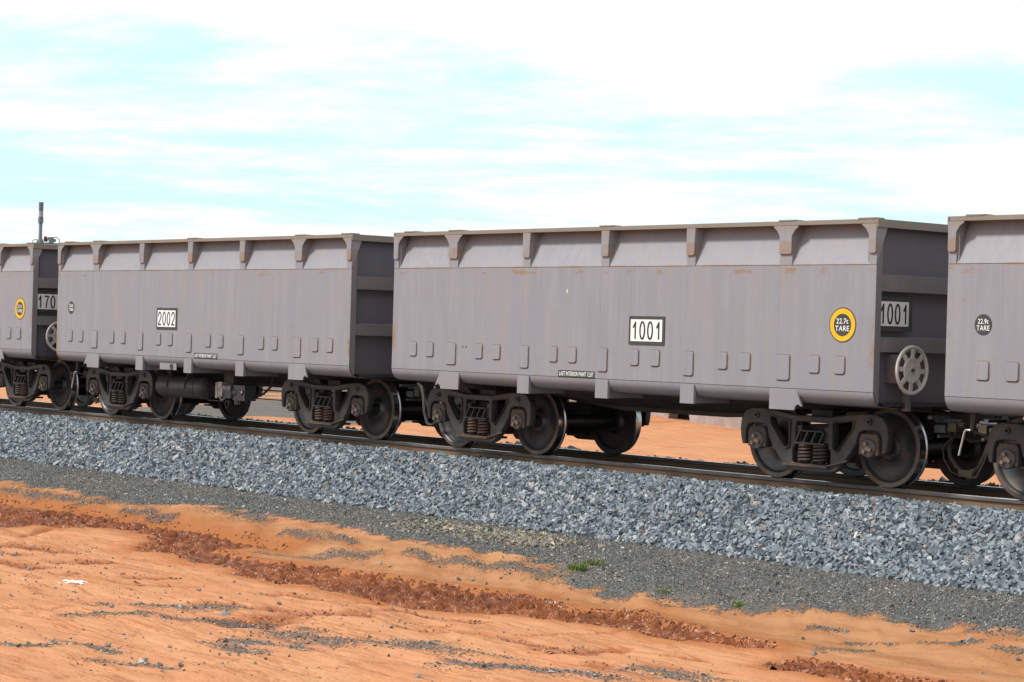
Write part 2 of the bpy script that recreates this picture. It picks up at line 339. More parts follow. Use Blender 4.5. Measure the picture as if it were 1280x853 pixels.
L['lug_s'] = lug(.165, .205, 1.37); L['lug_l'] = lug(.18, .306, 1.268); L['lug_x'] = lug(.215, .306, 1.268)
LUGS = [(x*s_, 'lug_s') for x in (4.14, 3.74, 2.61, 2.215, 1.0, .61) for s_ in (-1, 1)] + [(0, 'lug_l'), (-1.61, 'lug_l'), (1.61, 'lug_l'), (-3.24, 'lug_x'), (3.24, 'lug_x')]
L['bracket'] = MB().box(-.122, .122, -HW-.012, -HW+.03, .912, 1.158).box(-.05, .05, -HW+.031, -.4, .915, 1.05).mesh('side_bracket', [m_plain])
bo = [(-.20, 1.157), (.225, 1.157), (.335, .965), (.32, .955), (.27, .985), (.225, .955), (.21, .908), (-.20, .908)]
L['bracket_wide'] = curve_mesh('side_bracket', [bo], .03, .002, m_plain, XZ(-HW-.001))
L['jack_beam'] = MB().box(-.2, .2, -HW+.031, -.4, .925, 1.03).mesh('jacking_beam', m_under)
# ends
L['end_wall'] = MB().box(HL-.14, HL-.13, -1.61, 1.61, 1.05, 3.14).mesh('end_wall', m_end_shaded)
L['corner_post'] = MB().prism([(-HW+.015, 1.17), (-1.66, 1.06), (-1.612, 1.03), (-1.612, 3.144), (-HW+.015, 3.144)], HL-.14, HL-.001, 'x').mesh('corner_post', m_rib_shaded)
L['end_top'] = MB().box(HL+.001, HL+.02, -HW-.014, HW+.014, 3.105, 3.2).box(HL-.12, HL-.002, -1.527, 1.527, 3.146, 3.199).mesh('end_rim', m_rim)
L['end_rib1'] = MB().prism([(HL-.13, 2.36), (HL-.02, 2.36), (HL-.02, 2.55), (HL-.13, 2.565)], -1.612, 1.612, 'y').mesh('end_rib', m_rib_shaded)
L['end_rib2'] = MB().prism([(HL-.13, 1.645), (HL-.02, 1.645), (HL-.02, 1.815), (HL-.13, 1.83)], -1.612, 1.612, 'y').mesh('end_rib', m_rib_shaded)
L['end_sill'] = MB().box(HL-.16, HL-.004, -1.50, 1.50, 1.0, 1.05).mesh('end_sill', m_under)
# underframe
bel = [(-4.9, .96), (-3.35, .91), (-1.0, .70), (1.0, .70), (3.35, .91), (4.9, .96), (4.9, 1.02), (-4.9, 1.02)]
L['centre_sill'] = MB().prism(bel, -.35, .35, 'y').box(-5.0, -3.3, -.2, .2, .66, .93).box(3.3, 5.0, -.2, .2, .66, .93).mesh('centre_sill', m_under)
L['floor_slope'] = MB().hexa([(-2.6, -1.0, .93), (2.6, -1.0, .93), (1.2, -.36, .76), (-1.2, -.36, .76), (-2.6, -1.0, .99), (2.6, -1.0, .99), (2.6, -.36, .99), (-2.6, -.36, .99)]).mesh('floor_hopper', m_under)
L['floor_slope2'] = MB().hexa([(-2.6, 1.0, .93), (-1.2, .36, .76), (1.2, .36, .76), (2.6, 1.0, .93), (-2.6, 1.0, .99), (-2.6, .36, .99), (2.6, .36, .99), (2.6, 1.0, .99)]).mesh('floor_hopper', m_under)
L['floor'] = MB().box(-HL+.02, HL-.02, -1.55, 1.55, 1.03, 1.05).mesh('floor', m_under)
# couplers
mb = MB(); mb.box(4.95, 5.10, -.10, .10, .72, .86); mb.box(5.10, 5.24, -.16, .13, .66, .92); mb.box(5.0, 5.06, -.28, .28, .70, .78)
mb.box(4.72, 4.95, -.24, .24, .62, .96); mb.cyl((5.17, -.12, .60), (5.17, -.12, .98), .05, 10); mb.tube([(4.80, -.35, .70), (5.0, -.30, .60), (5.15, -.22, .62)], .018)
L['coupler'] = mb.mesh('coupler', m_darkgap)
mb = MB(); mb.box(4.70, 4.86, -.62, -.46, .70, .79); mb.cyl((4.66, -.54, .84), (5.05, -.54, .84), .028, 8); mb.box(4.74, 4.80, -.80, -.44, .86, .90); mb.cyl((4.86, -.74, .66), (4.86, -.3, .66), .02, 6)
L['angle_cock'] = mb.mesh('angle_cock', m_valve)
L['cock_body'] = MB().box(4.90, 5.02, -.62, -.47, .72, .82).cyl((5.02, -.55, .80), (5.10, -.55, .80), .035, 8).mesh('cock_body', m_brass)
# bogie
def mir(pts): return pts + [(-x, z) for x, z in reversed(pts)]
half = [(.30, .832), (.60, .872), (.78, .892), (1.0, .895), (1.12, .855), (1.19, .75), (1.205, .62), (1.19, .50), (1.165, .425), (1.115, .425), (1.11, .60), (1.075, .675), (1.0, .692), (.82, .692), (.75, .655), (.715, .53), (.63, .40), (.52, .28), (.42, .18), (.32, .142)]
outl = mir(half); 
tri = round_poly([(.355, .755), (.685, .795), (.66, .70), (.43, .42), (.36, .44)], [.04, .03, .05, .03, .03], 3)
tril = [(-x, z) for x, z in reversed(tri)]
mid = round_poly([(-.265, .748), (.265, .748), (.265, .45), (.31, .40), (.31, .235), (-.31, .235), (-.31, .40), (-.265, .45)], [.03, .03, .02, .02, .03, .03, .02, .02], 2)
L['side_frame'] = curve_mesh('side_frame', [outl, tri, tril, mid], .11, .014, m_frame, XZ(-1.135))
def ring(o, w_): return None
def offs(pl, d):
    cx = sum(p[0] for p in pl)/len(pl); cz = sum(p[1] for p in pl)/len(pl)
    return [(x+(x-cx)/max(math.hypot(x-cx, z-cz), 1e-4)*d, z+(z-cz)/max(math.hypot(x-cx, z-cz), 1e-4)*d) for x, z in pl]
L['frame_lip'] = curve_mesh('window_lip', [offs(tri, .022), tri], .03, .006, m_frame, XZ(-1.198))
L['frame_lip_b'] = curve_mesh('window_lip', [offs(tril, .022), tril], .03, .006, m_frame, XZ(-1.198))
mb = MB()
for x in (-.92, .92):
    mb.lathe([(0, .0), (0, .018), (-.022, .02), (-.022, .038), (0, .04), (.02, .04)], 'y', (x, -1.19, .80), 14)
L['boss'] = mb.mesh('pin_boss', m_frame)
L['bottom_rail'] = MB().hexa([(-.42, -1.24, .20), (.30, -1.24, .20), (.30, -.85, .20), (-.42, -.85, .20), (-.42, -1.24, .232), (.30, -1.24, .232), (.30, -.85, .232), (-.42, -.85, .232)]).tube([(.28, -1.22, .22), (.40, -1.21, .25), (.60, -1.20, .31)], .014, 6).mesh('spring_plank', m_spring)
def coil(x, y):
    pts = []; nt_ = 5
    for k in range(nt_*14+1):
        t = k/14; pts.append((x+.088*math.cos(t*2*math.pi), y+.088*math.sin(t*2*math.pi), .252+t/nt_*.215))
    mb = MB(); mb.tube(pts, .0165, 6); mb.cyl((x, y, .24), (x, y, .47), .05, 8, 1); return mb.mesh('coil_spring', [m_spring, m_darkgap])
L['spring'] = coil(0, 0)
mb = MB(); mb.box(-.25, .25, -1.235, -1.0, .478, .498); mb.box(-.19, .19, -1.20, -.98, .632, .648); mb.box(-.19, .19, -1.09, -.9, .498, .632)
for x in (-.20, -.07, .06, .19):
    mb.hexa([(x-.02-.03, -1.22, .498), (x-.03, -1.22, .498), (x-.03, -1.09, .498), (x-.05, -1.09, .498), (x, -1.195, .632), (x+.02, -1.195, .632), (x+.02, -1.09, .632), (x, -1.09, .632)])
mb.box(.19, .26, -1.16, -1.0, .50, .70); mb.box(-.26, -.19, -1.16, -1.0, .50, .70)
L['bolster_end'] = mb.mesh('bolster_end', m_frame)
L['bolster'] = MB().box(-.2, .2, -1.0, 1.0, .46, .72).box(-.25, .25, -.35, .35, .72, .80).mesh('bolster', m_darkgap)
L['side_bearer'] = MB().box(-.22, .12, -.95, -.70, .80, .90).mesh('side_bearer', m_frame)
mb = MB()
for sx in (-1, 1):
    mb.box(sx*.36-.04, sx*.36+.04, -.95, .95, .27, .36); mb.box(sx*.36-.03, sx*.36+.03, -.6, .6, .36, .47)
L['brake_beam'] = mb.mesh('brake_beam', m_darkgap)
L['brake_shoe'] = MB().hexa([(.40, -.82, .25), (.47, -.82, .20), (.47, -.70, .20), (.40, -.70, .25), (.38, -.82, .52), (.43, -.82, .52), (.43, -.70, .52), (.38, -.70, .52)]).mesh('brake_shoe', m_spring)
# wheelset (axle along Y at z .4825)
RW = .4825
prof = [(-.03, .088), (-.03, .135), (.0, .15), (.035, .20), (.045, .32), (.03, .405), (0, .42), (0, .500), (.010, .511), (.022, .506), (.034, .490), (.045, RW+.003), (.135, RW-.003), (.138, .475), (.138, .425), (.128, .412), (.10, .395), (.078, .35), (.066, .28), (.072, .21), (.09, .17), (.125, .15), (.145, .135), (.145, .088)]
ms = [0]*23
for i in (8, 9, 10, 11, 12): ms[i] = 1
ms[7] = 1
for i in (12, 13): ms[i] = 2
ms[13] = 2
L['wheel'] = MB().lathe([(-t, r) for t, r in prof], 'y', (0, -.68, RW), 56, ms=ms).mesh('wheel', [m_wheel, m_tread, m_rimface], 28)
L['axle'] = MB().lathe([(-1.14, 0), (-1.14, .075), (-.83, .08), (-.80, .10), (-.6, .1), (-.55, .088), (.55, .088), (.6, .1), (.8, .1), (.83, .08), (1.14, .075), (1.14, 0)], 'y', (0, 0, RW), 20).mesh('axle', m_black)
mb = MB(); mb.lathe([(.12, .10), (-.0, .118), (-.05, .118), (-.062, .105), (-.066, .07), (-.066, 0)], 'y', (0, -1.15, RW), 24)
L['cap'] = mb.mesh('bearing_cap', m_cap)
mb = MB()
for k in range(3):
    a = R(90+15+120*k); x, z = .055*math.cos(a), RW+.055*math.sin(a); mb.cyl((x, -1.213, z), (x, -1.248, z), .024, 8)
mb.cyl((0, -1.214, RW), (0, -1.226, RW), .03, 8)
for k in range(3):
    a = R(105+120*k); a2 = R(105+120*(k+1)); mb.tube([(.055*math.cos(a), -1.22, RW+.055*math.sin(a)), (.055*math.cos(a2), -1.22, RW+.055*math.sin(a2))], .008, 5)
L['bolts'] = mb.mesh('cap_bolts', m_bolt)
ad = round_poly([(-.15, .40), (-.10, .40), (-.10, .56), (.10, .56), (.10, .40), (.15, .40), (.15, .60), (.11, .655), (-.11, .655), (-.15, .60)], .015, 2)
L['adapter'] = curve_mesh('bearing_adapter', [ad], .12, .006, m_adapter, XZ(-1.13))
# handbrake wheel facing +X
def arc(r, a0, a1, n): return [(r*math.cos(a0+(a1-a0)*k/n), r*math.sin(a0+(a1-a0)*k/n)) for k in range(n+1)]
outs = [arc(.29, 0, 2*math.pi, 48)[:-1]]
for k in range(8):
    ca = 2*math.pi*(k+.42)/8; o1 = arc(.252, ca-.28, ca+.28, 6); o2 = arc(.152, ca+.22, ca-.22, 4); outs.append(round_poly(o1+o2, [.015]+[0]*5+[.015, .015]+[0]*3+[.015], 2))
def dish(c_):
    r = np.hypot(c_[:, 0], c_[:, 1]); return np.stack([4.80+c_[:, 2], c_[:, 0]-1.195, c_[:, 1]+1.44], 1)
L['brakewheel'] = curve_mesh('handbrake_wheel', outs, .02, .002, m_brake, dish)
L['brakedish'] = MB().lathe([(.0, .0), (.0, .06), (.018, .085), (.022, .148), (.012, .150)], 'x', (4.795, -1.195, 1.44), 28).mesh('wheel_boss', m_brake)
L['brakerim'] = MB().lathe([(.0, .256), (.016, .262), (.022, .275), (.016, .290), (-.004, .296), (-.012, .288)], 'x', (4.800, -1.195, 1.44), 48).mesh('wheel_rim', m_brake)
L['brakehub'] = MB().cyl((4.72, -1.195, 1.44), (4.83, -1.195, 1.44), .022, 10).mesh('hub', m_adapter)
L['brakegear'] = MB().box(HL-.13, 4.70, -1.36, -1.02, 1.28, 1.62).cyl((4.695, -1.22, 1.46), (4.745, -1.22, 1.46), .15, 20).box(HL-.05, 4.70, -1.13, -1.07, .95, 1.285).mesh('handbrake_gearbox', m_end_shaded)
# number plates
def digit_strokes(ch):
    if ch == '1': return [[(.30, .66), (.62, .97)], [(.62, 1.0), (.62, 0)]]
    if ch == '0': return [[(.5+.36*math.cos(a), .5+.5*math.sin(a)) for a in [2*math.pi*k/24 for k in range(25)]]]
    if ch == '2': return [[(.14, .70), (.17, .84), (.30, .96), (.5, 1.0), (.70, .96), (.84, .84), (.86, .72), (.80, .56), (.60, .36), (.34, .18), (.14, .02)], [(.12, .03), (.88, .03)]]
    if ch == '7': return [[(.12, .97), (.88, .97)], [(.86, .97), (.62, .6), (.44, .0)]]
def number(name, txt, x0, z0, wd, hg, st, face, off, mat):
    n = len(txt); cw = wd/n; lay = 0; res = []
    for i, ch in enumerate(txt):
        mb = MB()
        for sk in digit_strokes(ch):
            P_ = [(x0+(i+.5)*cw+(u-.5)*cw*.82, z0+st/2+v*(hg-st)) for u, v in sk]; lay += 1; e = off+.0012+.0003*(lay % 3)
            for a, b in zip(P_[:-1], P_[1:]):
                d = Vector((b[0]-a[0], b[1]-a[1])); 
                if d.length == 0: continue
                d.normalize(); nn = Vector((-d.y, d.x))*st/2; ex = d*st*.18
                q = [(a[0]-ex.x+nn.x, a[1]-ex.y+nn.y), (a[0]-ex.x-nn.x, a[1]-ex.y-nn.y), (b[0]+ex.x-nn.x, b[1]+ex.y-nn.y), (b[0]+ex.x+nn.x, b[1]+ex.y+nn.y)]
                e += .00004
                if face == 'y': mb.add([(p[0], -e, p[1]) for p in q], [(0, 1, 2, 3)])
                else: mb.add([(e, p[0], p[1]) for p in q], [(0, 1, 2, 3)])
        res.append(('digit', mb.mesh(name, mat)))
    return res
def side_plate(txt, x0):
    pl = MB().box(x0, x0+.668, -HW-.010, -HW-.0005, 1.642, 2.015).mesh('number_plate', m_plate)
    wh = MB().box(x0+.038, x0+.628, -HW-.0135, -HW-.0102, 1.686, 1.972).mesh('plate_face', m_white)
    nb = number('digits', txt, x0+.040, 1.706, .586, .245, .026, 'y', HW+.0138, m_digit)
    return pl, wh, nb
def end_plate(txt):
    pl = MB().box(HL-.06, HL-.045, -1.609, -.99, 1.895, 2.30).mesh('end_number_plate', m_plate)
    wh = MB().box(HL-.0448, HL-.041, -1.606, -1.06, 1.953, 2.243).mesh('plate_face', m_white)
    nb = number('digits', txt, -1.606, 1.972, .545, .25, .027, 'x', HL-.0408, m_digit)
    return pl, wh, nb
def disc(name, r, cx, cz, t0, t1, mat): return MB().lathe([(-t1, 0), (-t1, r), (-t0, r)], 'y', (cx, -HW, cz), 40).mesh(name, mat)
def roundel_yellow(cx, cz, txt):
    return [('tare_roundel', disc('tare_roundel', .208, cx, cz, 0, .003, m_plate), [('yellow_ring', disc('ring', .194, cx, cz, .0032, .006, m_yellow)), ('roundel_centre', disc('centre', .133, cx, cz, .0062, .009, m_plate)),
        ('tare_lettering', text_mesh('tare_lettering', txt, .062, .185, .002, m_ltr, XZ(-HW-.0105), cx+.0, cz+.045)), ('tare_lettering', text_mesh('tare_lettering', 'TARE', .062, .215, .002, m_ltr, XZ(-HW-.0105), cx, cz-.042, 1.1))])]
def roundel_black(cx, cz, txt):
    return [('tare_roundel', disc('tare_roundel', .118, cx, cz, 0, .003, m_plate), [('tare_lettering', text_mesh('tare_lettering', txt, .056, .145, .002, m_ltr, XZ(-HW-.0045), cx, cz+.038)), ('tare_lettering', text_mesh('tare_lettering', 'TARE', .056, .175, .002, m_ltr, XZ(-HW-.0045), cx, cz-.036, 1.1))])]
def paint_date(x0):
    return [('paint_date_label', MB().box(x0, x0+.735, -HW-.004, -HW-.0003, 1.172, 1.262).mesh('paint_date_label', m_plate), [('lettering', text_mesh('lettering', 'LAST INTERIOR PAINT 12.07', .058, .685, .002, m_ltr, XZ(-HW-.0055), x0+.3675, 1.217))])]

def bogie(root, cx):
    for sx in (-1, 1):
        a = put('axle', L['axle'], root, (cx+sx*.915, 0, 0))
        put('wheel', L['wheel'], a); put('wheel', L['wheel'], a, rot=(0, 0, math.pi))
        for rz in (0, math.pi):
            put('bearing_adapter', L['adapter'], a, rot=(0, 0, rz)); cp = put('bearing_cap', L['cap'], a, rot=(0, 0, rz))
            put('cap_bolts', L['bolts'], a, rot=(0, 0, rz))
    for rz in (0, math.pi):
        f = put('side_frame', L['side_frame'], root, (cx, 0, 0), (0, 0, rz))
        put('window_lip', L['frame_lip'], f); put('window_lip', L['frame_lip_b'], f); put('pin_boss', L['boss'], f); put('spring_plank', L['bottom_rail'], f); put('bolster_end', L['bolster_end'], f)
        for x in (-.125, .115):
            for y in (-1.135, -.93): put('coil_spring', L['spring'], f, (x, y, 0))
    b = put('bolster', L['bolster'], root, (cx, 0, 0)); put('side_bearer', L['side_bearer'], b); put('side_bearer', L['side_bearer'], b, rot=(0, 0, math.pi))
    bb = put('brake_beam', L['brake_beam'], root, (cx, 0, 0))
    for rz in (0, math.pi): put('brake_shoe', L['brake_shoe'], bb, rot=(0, 0, rz)); put('brake_shoe', L['brake_shoe'], bb, (0, 0, 0), (0, 0, rz), (1, -1, 1))

def wagon(cx, label, extra):
    root = empty('ore_wagon', (cx, 0, 0), label, 'ore wagon', 'iron ore wagons coupled in the train')
    for sy in (1, -1):
        sc = (1, sy, 1)
        for i in range(6):
            put('side_panel', L['side_panel'][i], root, scale=sc); put('upper_panel', L['upper_panel'][i], root, scale=sc)
        for i in range(7):
            p_ = put('side_post', L['post'][i], root, scale=sc); put('post_cap', L['post_cap'][i], p_)
        r_ = put('top_rim', L['top_rim'], root, scale=sc)
        for x in (-4.3, -3.24, -.0, 3.24, 4.5): put('rim_pad', L['rim_pad'], r_, (x, 0, 0))
        put('bottom_roll', L['bottom_roll'], root, scale=sc); put('inner_lining', L['inner_lining'], root, scale=sc)
        for x, k in LUGS: lg = put('lug_plate', L[k], root, (x, 0, 0), scale=sc); put('weld_bead', L[k+'_w'], lg)
        for x in (-1.61, 0, 1.61): put('side_bracket', L['bracket'], root, (x, 0, 0), scale=sc)
        for sx in (-1, 1):
            b_ = put('side_bracket', L['bracket_wide'], root, (sx*3.24, 0, 0), scale=(sx, sy, 1)); put('jacking_beam', L['jack_beam'], b_)
    for rz in (0, math.pi):
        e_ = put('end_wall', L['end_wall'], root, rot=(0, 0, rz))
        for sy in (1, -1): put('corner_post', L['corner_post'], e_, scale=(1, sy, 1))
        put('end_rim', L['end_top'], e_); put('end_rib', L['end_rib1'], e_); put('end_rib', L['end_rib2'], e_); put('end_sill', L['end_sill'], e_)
        cu_ = put('coupler', L['coupler'], root, rot=(0, 0, rz))
        k_ = put('angle_cock', L['angle_cock'], root, rot=(0, 0, rz), scale=(1, 1 if rz == 0 else -1, 1)); put('cock_body', L['cock_body'], k_)
    put('floor', L['floor'], root); put('floor_hopper', L['floor_slope'], root); put('floor_hopper', L['floor_slope2'], root); put('centre_sill', L['centre_sill'], root)
    for bx in (-3.256, 3.256): bogie(root, bx)
    for nm, me, subs in extra:
        o = put(nm, me, root)
        for sn, sm_ in subs: put(sn, sm_, o)
    return root

def plates(t): p_, w_, n_ = t; return (p_, w_, n_)
def E_side(txt, x0): p_, w_, n_ = side_plate(txt, x0); return [('number_plate', p_, [('plate_face', w_)]+n_)]
def E_end(txt): p_, w_, n_ = end_plate(txt); return [('end_number_plate', p_, [('plate_face', w_)]+n_)]
HB = [('handbrake_gearbox', L['brakegear'], [('handbrake_wheel', L['brakewheel']), ('wheel_boss', L['brakedish']), ('wheel_rim', L['brakerim']), ('wheel_hub', L['brakehub'])])]
# air gear carried by the tank wagons
def tank_gear():
    o = []
    dome = [(math.sin(t)*.11, .192*math.cos(t)) for t in [math.pi/2*k/6 for k in range(7)]]
    pf = [(-1.84-x*.45, r) for x, r in reversed(dome)] + [(-.62, .192), (-.62, .197), (-.60, .197), (-.60, .192)] + [(-.42+x, r) for x, r in dome]
    mb = MB().lathe(pf, 'x', (0, -1.06, .635), 28)
    sts = []
    for x in (-1.45, -.85): st = MB(); sts.append(('reservoir_strap', st)); st.tube([(x, -1.06, .96), (x, -1.24, .80), (x, -1.262, .635), (x, -1.06, .435)], .012, 6); st.box(x-.03, x+.03, -1.2, -1.1, .81, .98)
    o.append(('air_reservoir', mb.mesh('air_reservoir', m_tank, 40), [(n_, s_.mesh('strap', m_under)) for n_, s_ in sts]))
    pb = MB().box(-.975, -.43, -HW+.03, -HW+.04, .947, 1.06).mesh('small_data_panel', m_plain)
    po = MB().lathe([(0, 0), (0, .05), (-.004, .055), (-.004, .04), (0, .04)], 'y', (-.58, -HW+.028, 1.0), 20).mesh('oval_mark', m_plate)
    o.append(('data_panel', pb, [('oval_mark', po)]))
    vb = MB().box(.30, .52, -1.18, -.95, .50, .72).lathe([(0, .05), (0, .09), (.12, .09), (.14, .05)], 'x', (.52, -1.08, .60), 14).box(.54, .90, -1.15, -.92, .47, .73).cyl((.60, -1.10, .40), (.60, -1.10, .48), .05, 10).cyl((.80, -1.17, .60), (.80, -1.12, .60), .045, 12).mesh('brake_valve', m_valve)
    vc = MB().box(.06, .12, -1.20, -.98, .49, .76).box(.14, .28, -1.20, -.98, .52, .77).lathe([(0, 0), (0, .07), (.02, .08), (.03, .06)], 'x', (.125, -1.09, .62), 14).cyl((.33, -1.20, .68), (.33, -1.17, .68), .035, 10).box(.34, .50, -1.19, -1.178, .64, .70).tube([(.20, -1.2, .52), (.26, -1.2, .46), (.36, -1.2, .49)], .016, 6).mesh('valve_cover', m_silver)
    vs = MB().cyl((.845, -1.155, .62), (.845, -1.18, .62), .022, 10).mesh('shiny_plug', m_alu)
    bk = MB().box(.20, .50, -1.12, -1.02, .76, .98).tube([(-.25, -1.15, .56), (-.25, -1.15, .44), (.5, -1.15, .44)], .01, 6).tube([(.36, -1.16, .47), (.32, -1.16, .38), (.38, -1.16, .33), (.44, -1.16, .40), (.42, -1.16, .47)], .012, 6).mesh('valve_bracket', m_under)
    o.append(('brake_valve', vb, [('valve_cover', vc), ('shiny_plug', vs), ('valve_bracket', bk)]))
    rd = MB().cyl((.5, -.7, .655), (2.5, -.7, .665), .014, 6).cyl((.5, -.66, .50), (2.6, -.66, .50), .009, 6).tube([(.85, -.9, .56), (1.10, -.9, .60), (1.3, -.9, .72), (1.42, -.9, .92)], .02, 6).box(1.70, 1.74, -.75, -.65, .60, .93)
    rd.cyl((-.45, -.2, .10+.12), (-.45, -.2, .8), .018, 6)
    o.append(('brake_rigging', rd.mesh('brake_rigging', m_darkgap), []))
    return o
# uncoupling lever and air hose on the -X end
def lever():
    mb = MB().hexa([(-4.60, -1.32, .78), (-4.56, -1.32, .78), (-4.56, -1.28, .78), (-4.60, -1.28, .78), (-4.59, -1.34, 1.03), (-4.50, -1.34, 1.03), (-4.50, -1.26, 1.03), (-4.59, -1.26, 1.03)]).tube([(-4.60, -1.31, .785), (-4.5, -1.2, .73), (-4.2, -1.05, .60)], .014, 6)
    wl = MB().tube([(-4.60, -1.31, .785), (-4.655, -1.32, .785), (-4.675, -1.32, .76), (-4.74, -1.33, .49)], .013, 8)
    return [('uncoupling_rod', mb.mesh('uncoupling_rod', m_under), [('lever_handle', wl.mesh('lever_handle', m_alu))])]
def hoses():
    mb = MB().tube([(-4.85, -.5, .80), (-4.92, -.5, .70), (-5.0, -.5, .48), (-5.09, -.5, .31), (-5.20, -.5, .24)], .024, 8).tube([(-4.78, -.56, .78), (-4.88, -.57, .62), (-4.95, -.57, .40), (-5.07, -.56, .20), (-5.22, -.55, .17)], .013, 8)
    mb2 = MB().tube([(-5.42, -.5, .72), (-5.54, -.5, .56), (-5.52, -.5, .42), (-5.42, -.5, .30), (-5.30, -.5, .23)], .024, 8).tube([(-5.50, -.56, .70), (-5.44, -.56, .66), (-5.58, -.56, .52), (-5.56, -.56, .38), (-5.45, -.56, .24), (-5.30, -.55, .18)], .011, 8)
    gh = MB().box(-5.36, -5.16, -.54, -.47, .19, .27).cyl((-5.14, -.5, .27), (-5.22, -.5, .24), .034, 8).mesh('hose_coupling', m_brass)
    return [('air_hose', mb.mesh('air_hose', m_hose), []), ('air_hose', mb2.mesh('air_hose', m_hose), [('hose_coupling', gh)])]
def hoses_b():
    mb = MB().tube([(-5.25, -.75, .92), (-5.10, -.8, .88), (-4.98, -.85, .74), (-4.88, -.9, .50), (-4.76, -.93, .33), (-4.62, -.95, .31), (-4.45, -.9, .42)], .026, 8).tube([(-5.2, -.7, .80), (-5.05, -.76, .70), (-4.9, -.8, .52)], .014, 6)
    return [('air_hose', mb.mesh('air_hose', m_hose), [])]

def holes(): return [('drilled_hole', MB().lathe([(-.0015, 0), (-.0015, .014), (0, .014)], 'y', (x, -HW, 1.53), 10).mesh('drilled_hole', m_digit), []) for x in (-2.98, -2.90)]+[('small_tag', MB().box(-.76, -.735, -HW-.003, -HW-.0004, 2.31, 2.36).mesh('small_tag', m_brake), [])]
C1, C2, C0, C3 = -20.982, -31.393, -10.615, -41.707
wagon(C1, 'grey ore wagon numbered 1001 with yellow 22.7t roundel and handbrake wheel', E_side('1001', .50)+E_end('1001')+roundel_yellow(4.172, 1.953, '22.7t')+paint_date(-.885)+holes()+HB+hoses_b())
wagon(C2, 'grey ore wagon numbered 2002 with black air tank and silver brake valve slung beneath', E_side('2002', -1.062)+roundel_black(-4.13, 1.99, '22.8t')+paint_date(.182)+tank_gear()+lever()+hoses())
wagon(C0, 'grey ore wagon with black 22.9t tare roundel cut off by the right edge', roundel_black(-4.15, 1.985, '22.9t')+lever()+hoses()+E_side('2001', -1.062))
wagon(C3, 'grey ore wagon with end number starting 170 at the left edge', E_end('1701')+roundel_yellow(4.172, 1.953, '22.1t')+HB+hoses_b()+E_side('1701', .50))

# mast standing on the rim of the left-hand wagon
XM = C3+HL-.1
mast = empty('antenna_mast', (XM, -1.54, 3.204), 'slim grey-green mast with thicker top clamped on the wagon rim', 'mast')
def rel(mb): mb.v = [(x-XM, y+1.54, z-3.204) for x, y, z in mb.v]; return mb
put('pole', rel(MB().lathe([(0, .034), (.45, .034)], 'z', (XM, -1.54, 3.22), 16)).mesh('pole', m_mast), mast)
put('collar', rel(MB().lathe([(0, 0), (0, .052), (.10, .052), (.10, 0)], 'z', (XM, -1.54, 3.60), 16)).mesh('collar', m_mast), mast)
put('sleeve', rel(MB().lathe([(0, .044), (.31, .044), (.31, 0)], 'z', (XM, -1.54, 3.69), 16)).mesh('sleeve', simple('sleeve_blue_grey', (.13, .17, .24), .5)), mast)
put('white_sticker', rel(MB().lathe([(0, .0455), (.11, .0455)], 'z', (XM, -1.54, 3.72), 16)).mesh('white_sticker', simple('faded_sticker', (.38, .42, .45), .6)), mast)
put('foot', rel(MB().lathe([(0, 0), (0, .07), (.03, .07), (.09, .05), (.09, 0)], 'z', (XM, -1.54, 3.204), 16)).mesh('foot', m_mast), mast)
cl = rel(MB().tube([(XM, -1.70, 3.21), (XM, -1.70, 3.26), (XM, -1.64, 3.285), (XM, -1.58, 3.26)], .008, 6).tube([(XM, -1.40, 3.22), (XM, -1.38, 3.33), (XM, -1.2, 3.345), (XM, -1.13, 3.30), (XM, -1.12, 3.22)], .009, 6).tube([(XM, -1.50, 3.22), (XM, -1.30, 3.22), (XM, -1.12, 3.22)], .014, 6).box(XM-.05, XM+.03, -1.34, -1.27, 3.22, 3.33).box(XM-.05, XM+.03, -1.27, -1.22, 3.25, 3.31))
put('cable_clutter', cl.mesh('cable_clutter', m_mast), mast)
put('red_clamp', rel(MB().box(XM-.03, XM+.03, -1.45, -1.41, 3.25, 3.35).tube([(XM, -1.46, 3.3), (XM, -1.40, 3.26), (XM, -1.36, 3.33)], .012, 6)).mesh('red_clamp', m_red), mast)

# ------------------------------------------------------------------ track
track = empty('railway_track', (-25, 0, -.176), 'straight railway track with two steel rails under the ore wagons', 'railway track')
rp = [(-.075, -.176), (.075, -.176), (.075, -.165), (.02, -.148), (.009, -.13), (.009, -.06), (.034, -.045), (.036, -.012), (.028, 0), (-.028, 0), (-.036, -.012), (-.034, -.045), (-.009, -.06), (-.009, -.13), (-.02, -.148), (-.075, -.165)]
for sy in (-1, 1):
    mb = MB(); n = len(rp); yc = sy*.7535
    vs = [(x, yc+p[0], p[1]) for x in (-420., 300.) for p in rp]; mb.add(vs, [(i, (i+1) % n, n+(i+1) % n, n+i) for i in range(n)])
    mb.v = [(x+25, y, z+.176) for x, y, z in mb.v]; put('rail', mb.mesh('rail', m_rail), track)
slp = MB().hexa([(-.12, -1.25, -.38), (.12, -1.25, -.38), (.12, 1.25, -.38), (-.12, 1.25, -.38), (-.10, -1.25, -.178), (.10, -1.25, -.178), (.10, 1.25, -.178), (-.10, 1.25, -.178)]).mesh('sleeper', m_concrete)
slp2 = [(v.co.x, v.co.y, v.co.z+.176) for v in slp.vertices]; slp.vertices.foreach_set('co', np.array(slp2).ravel())
for k in range(60): put('sleeper', slp, track, (-49+k*.685+25, 0, 0))

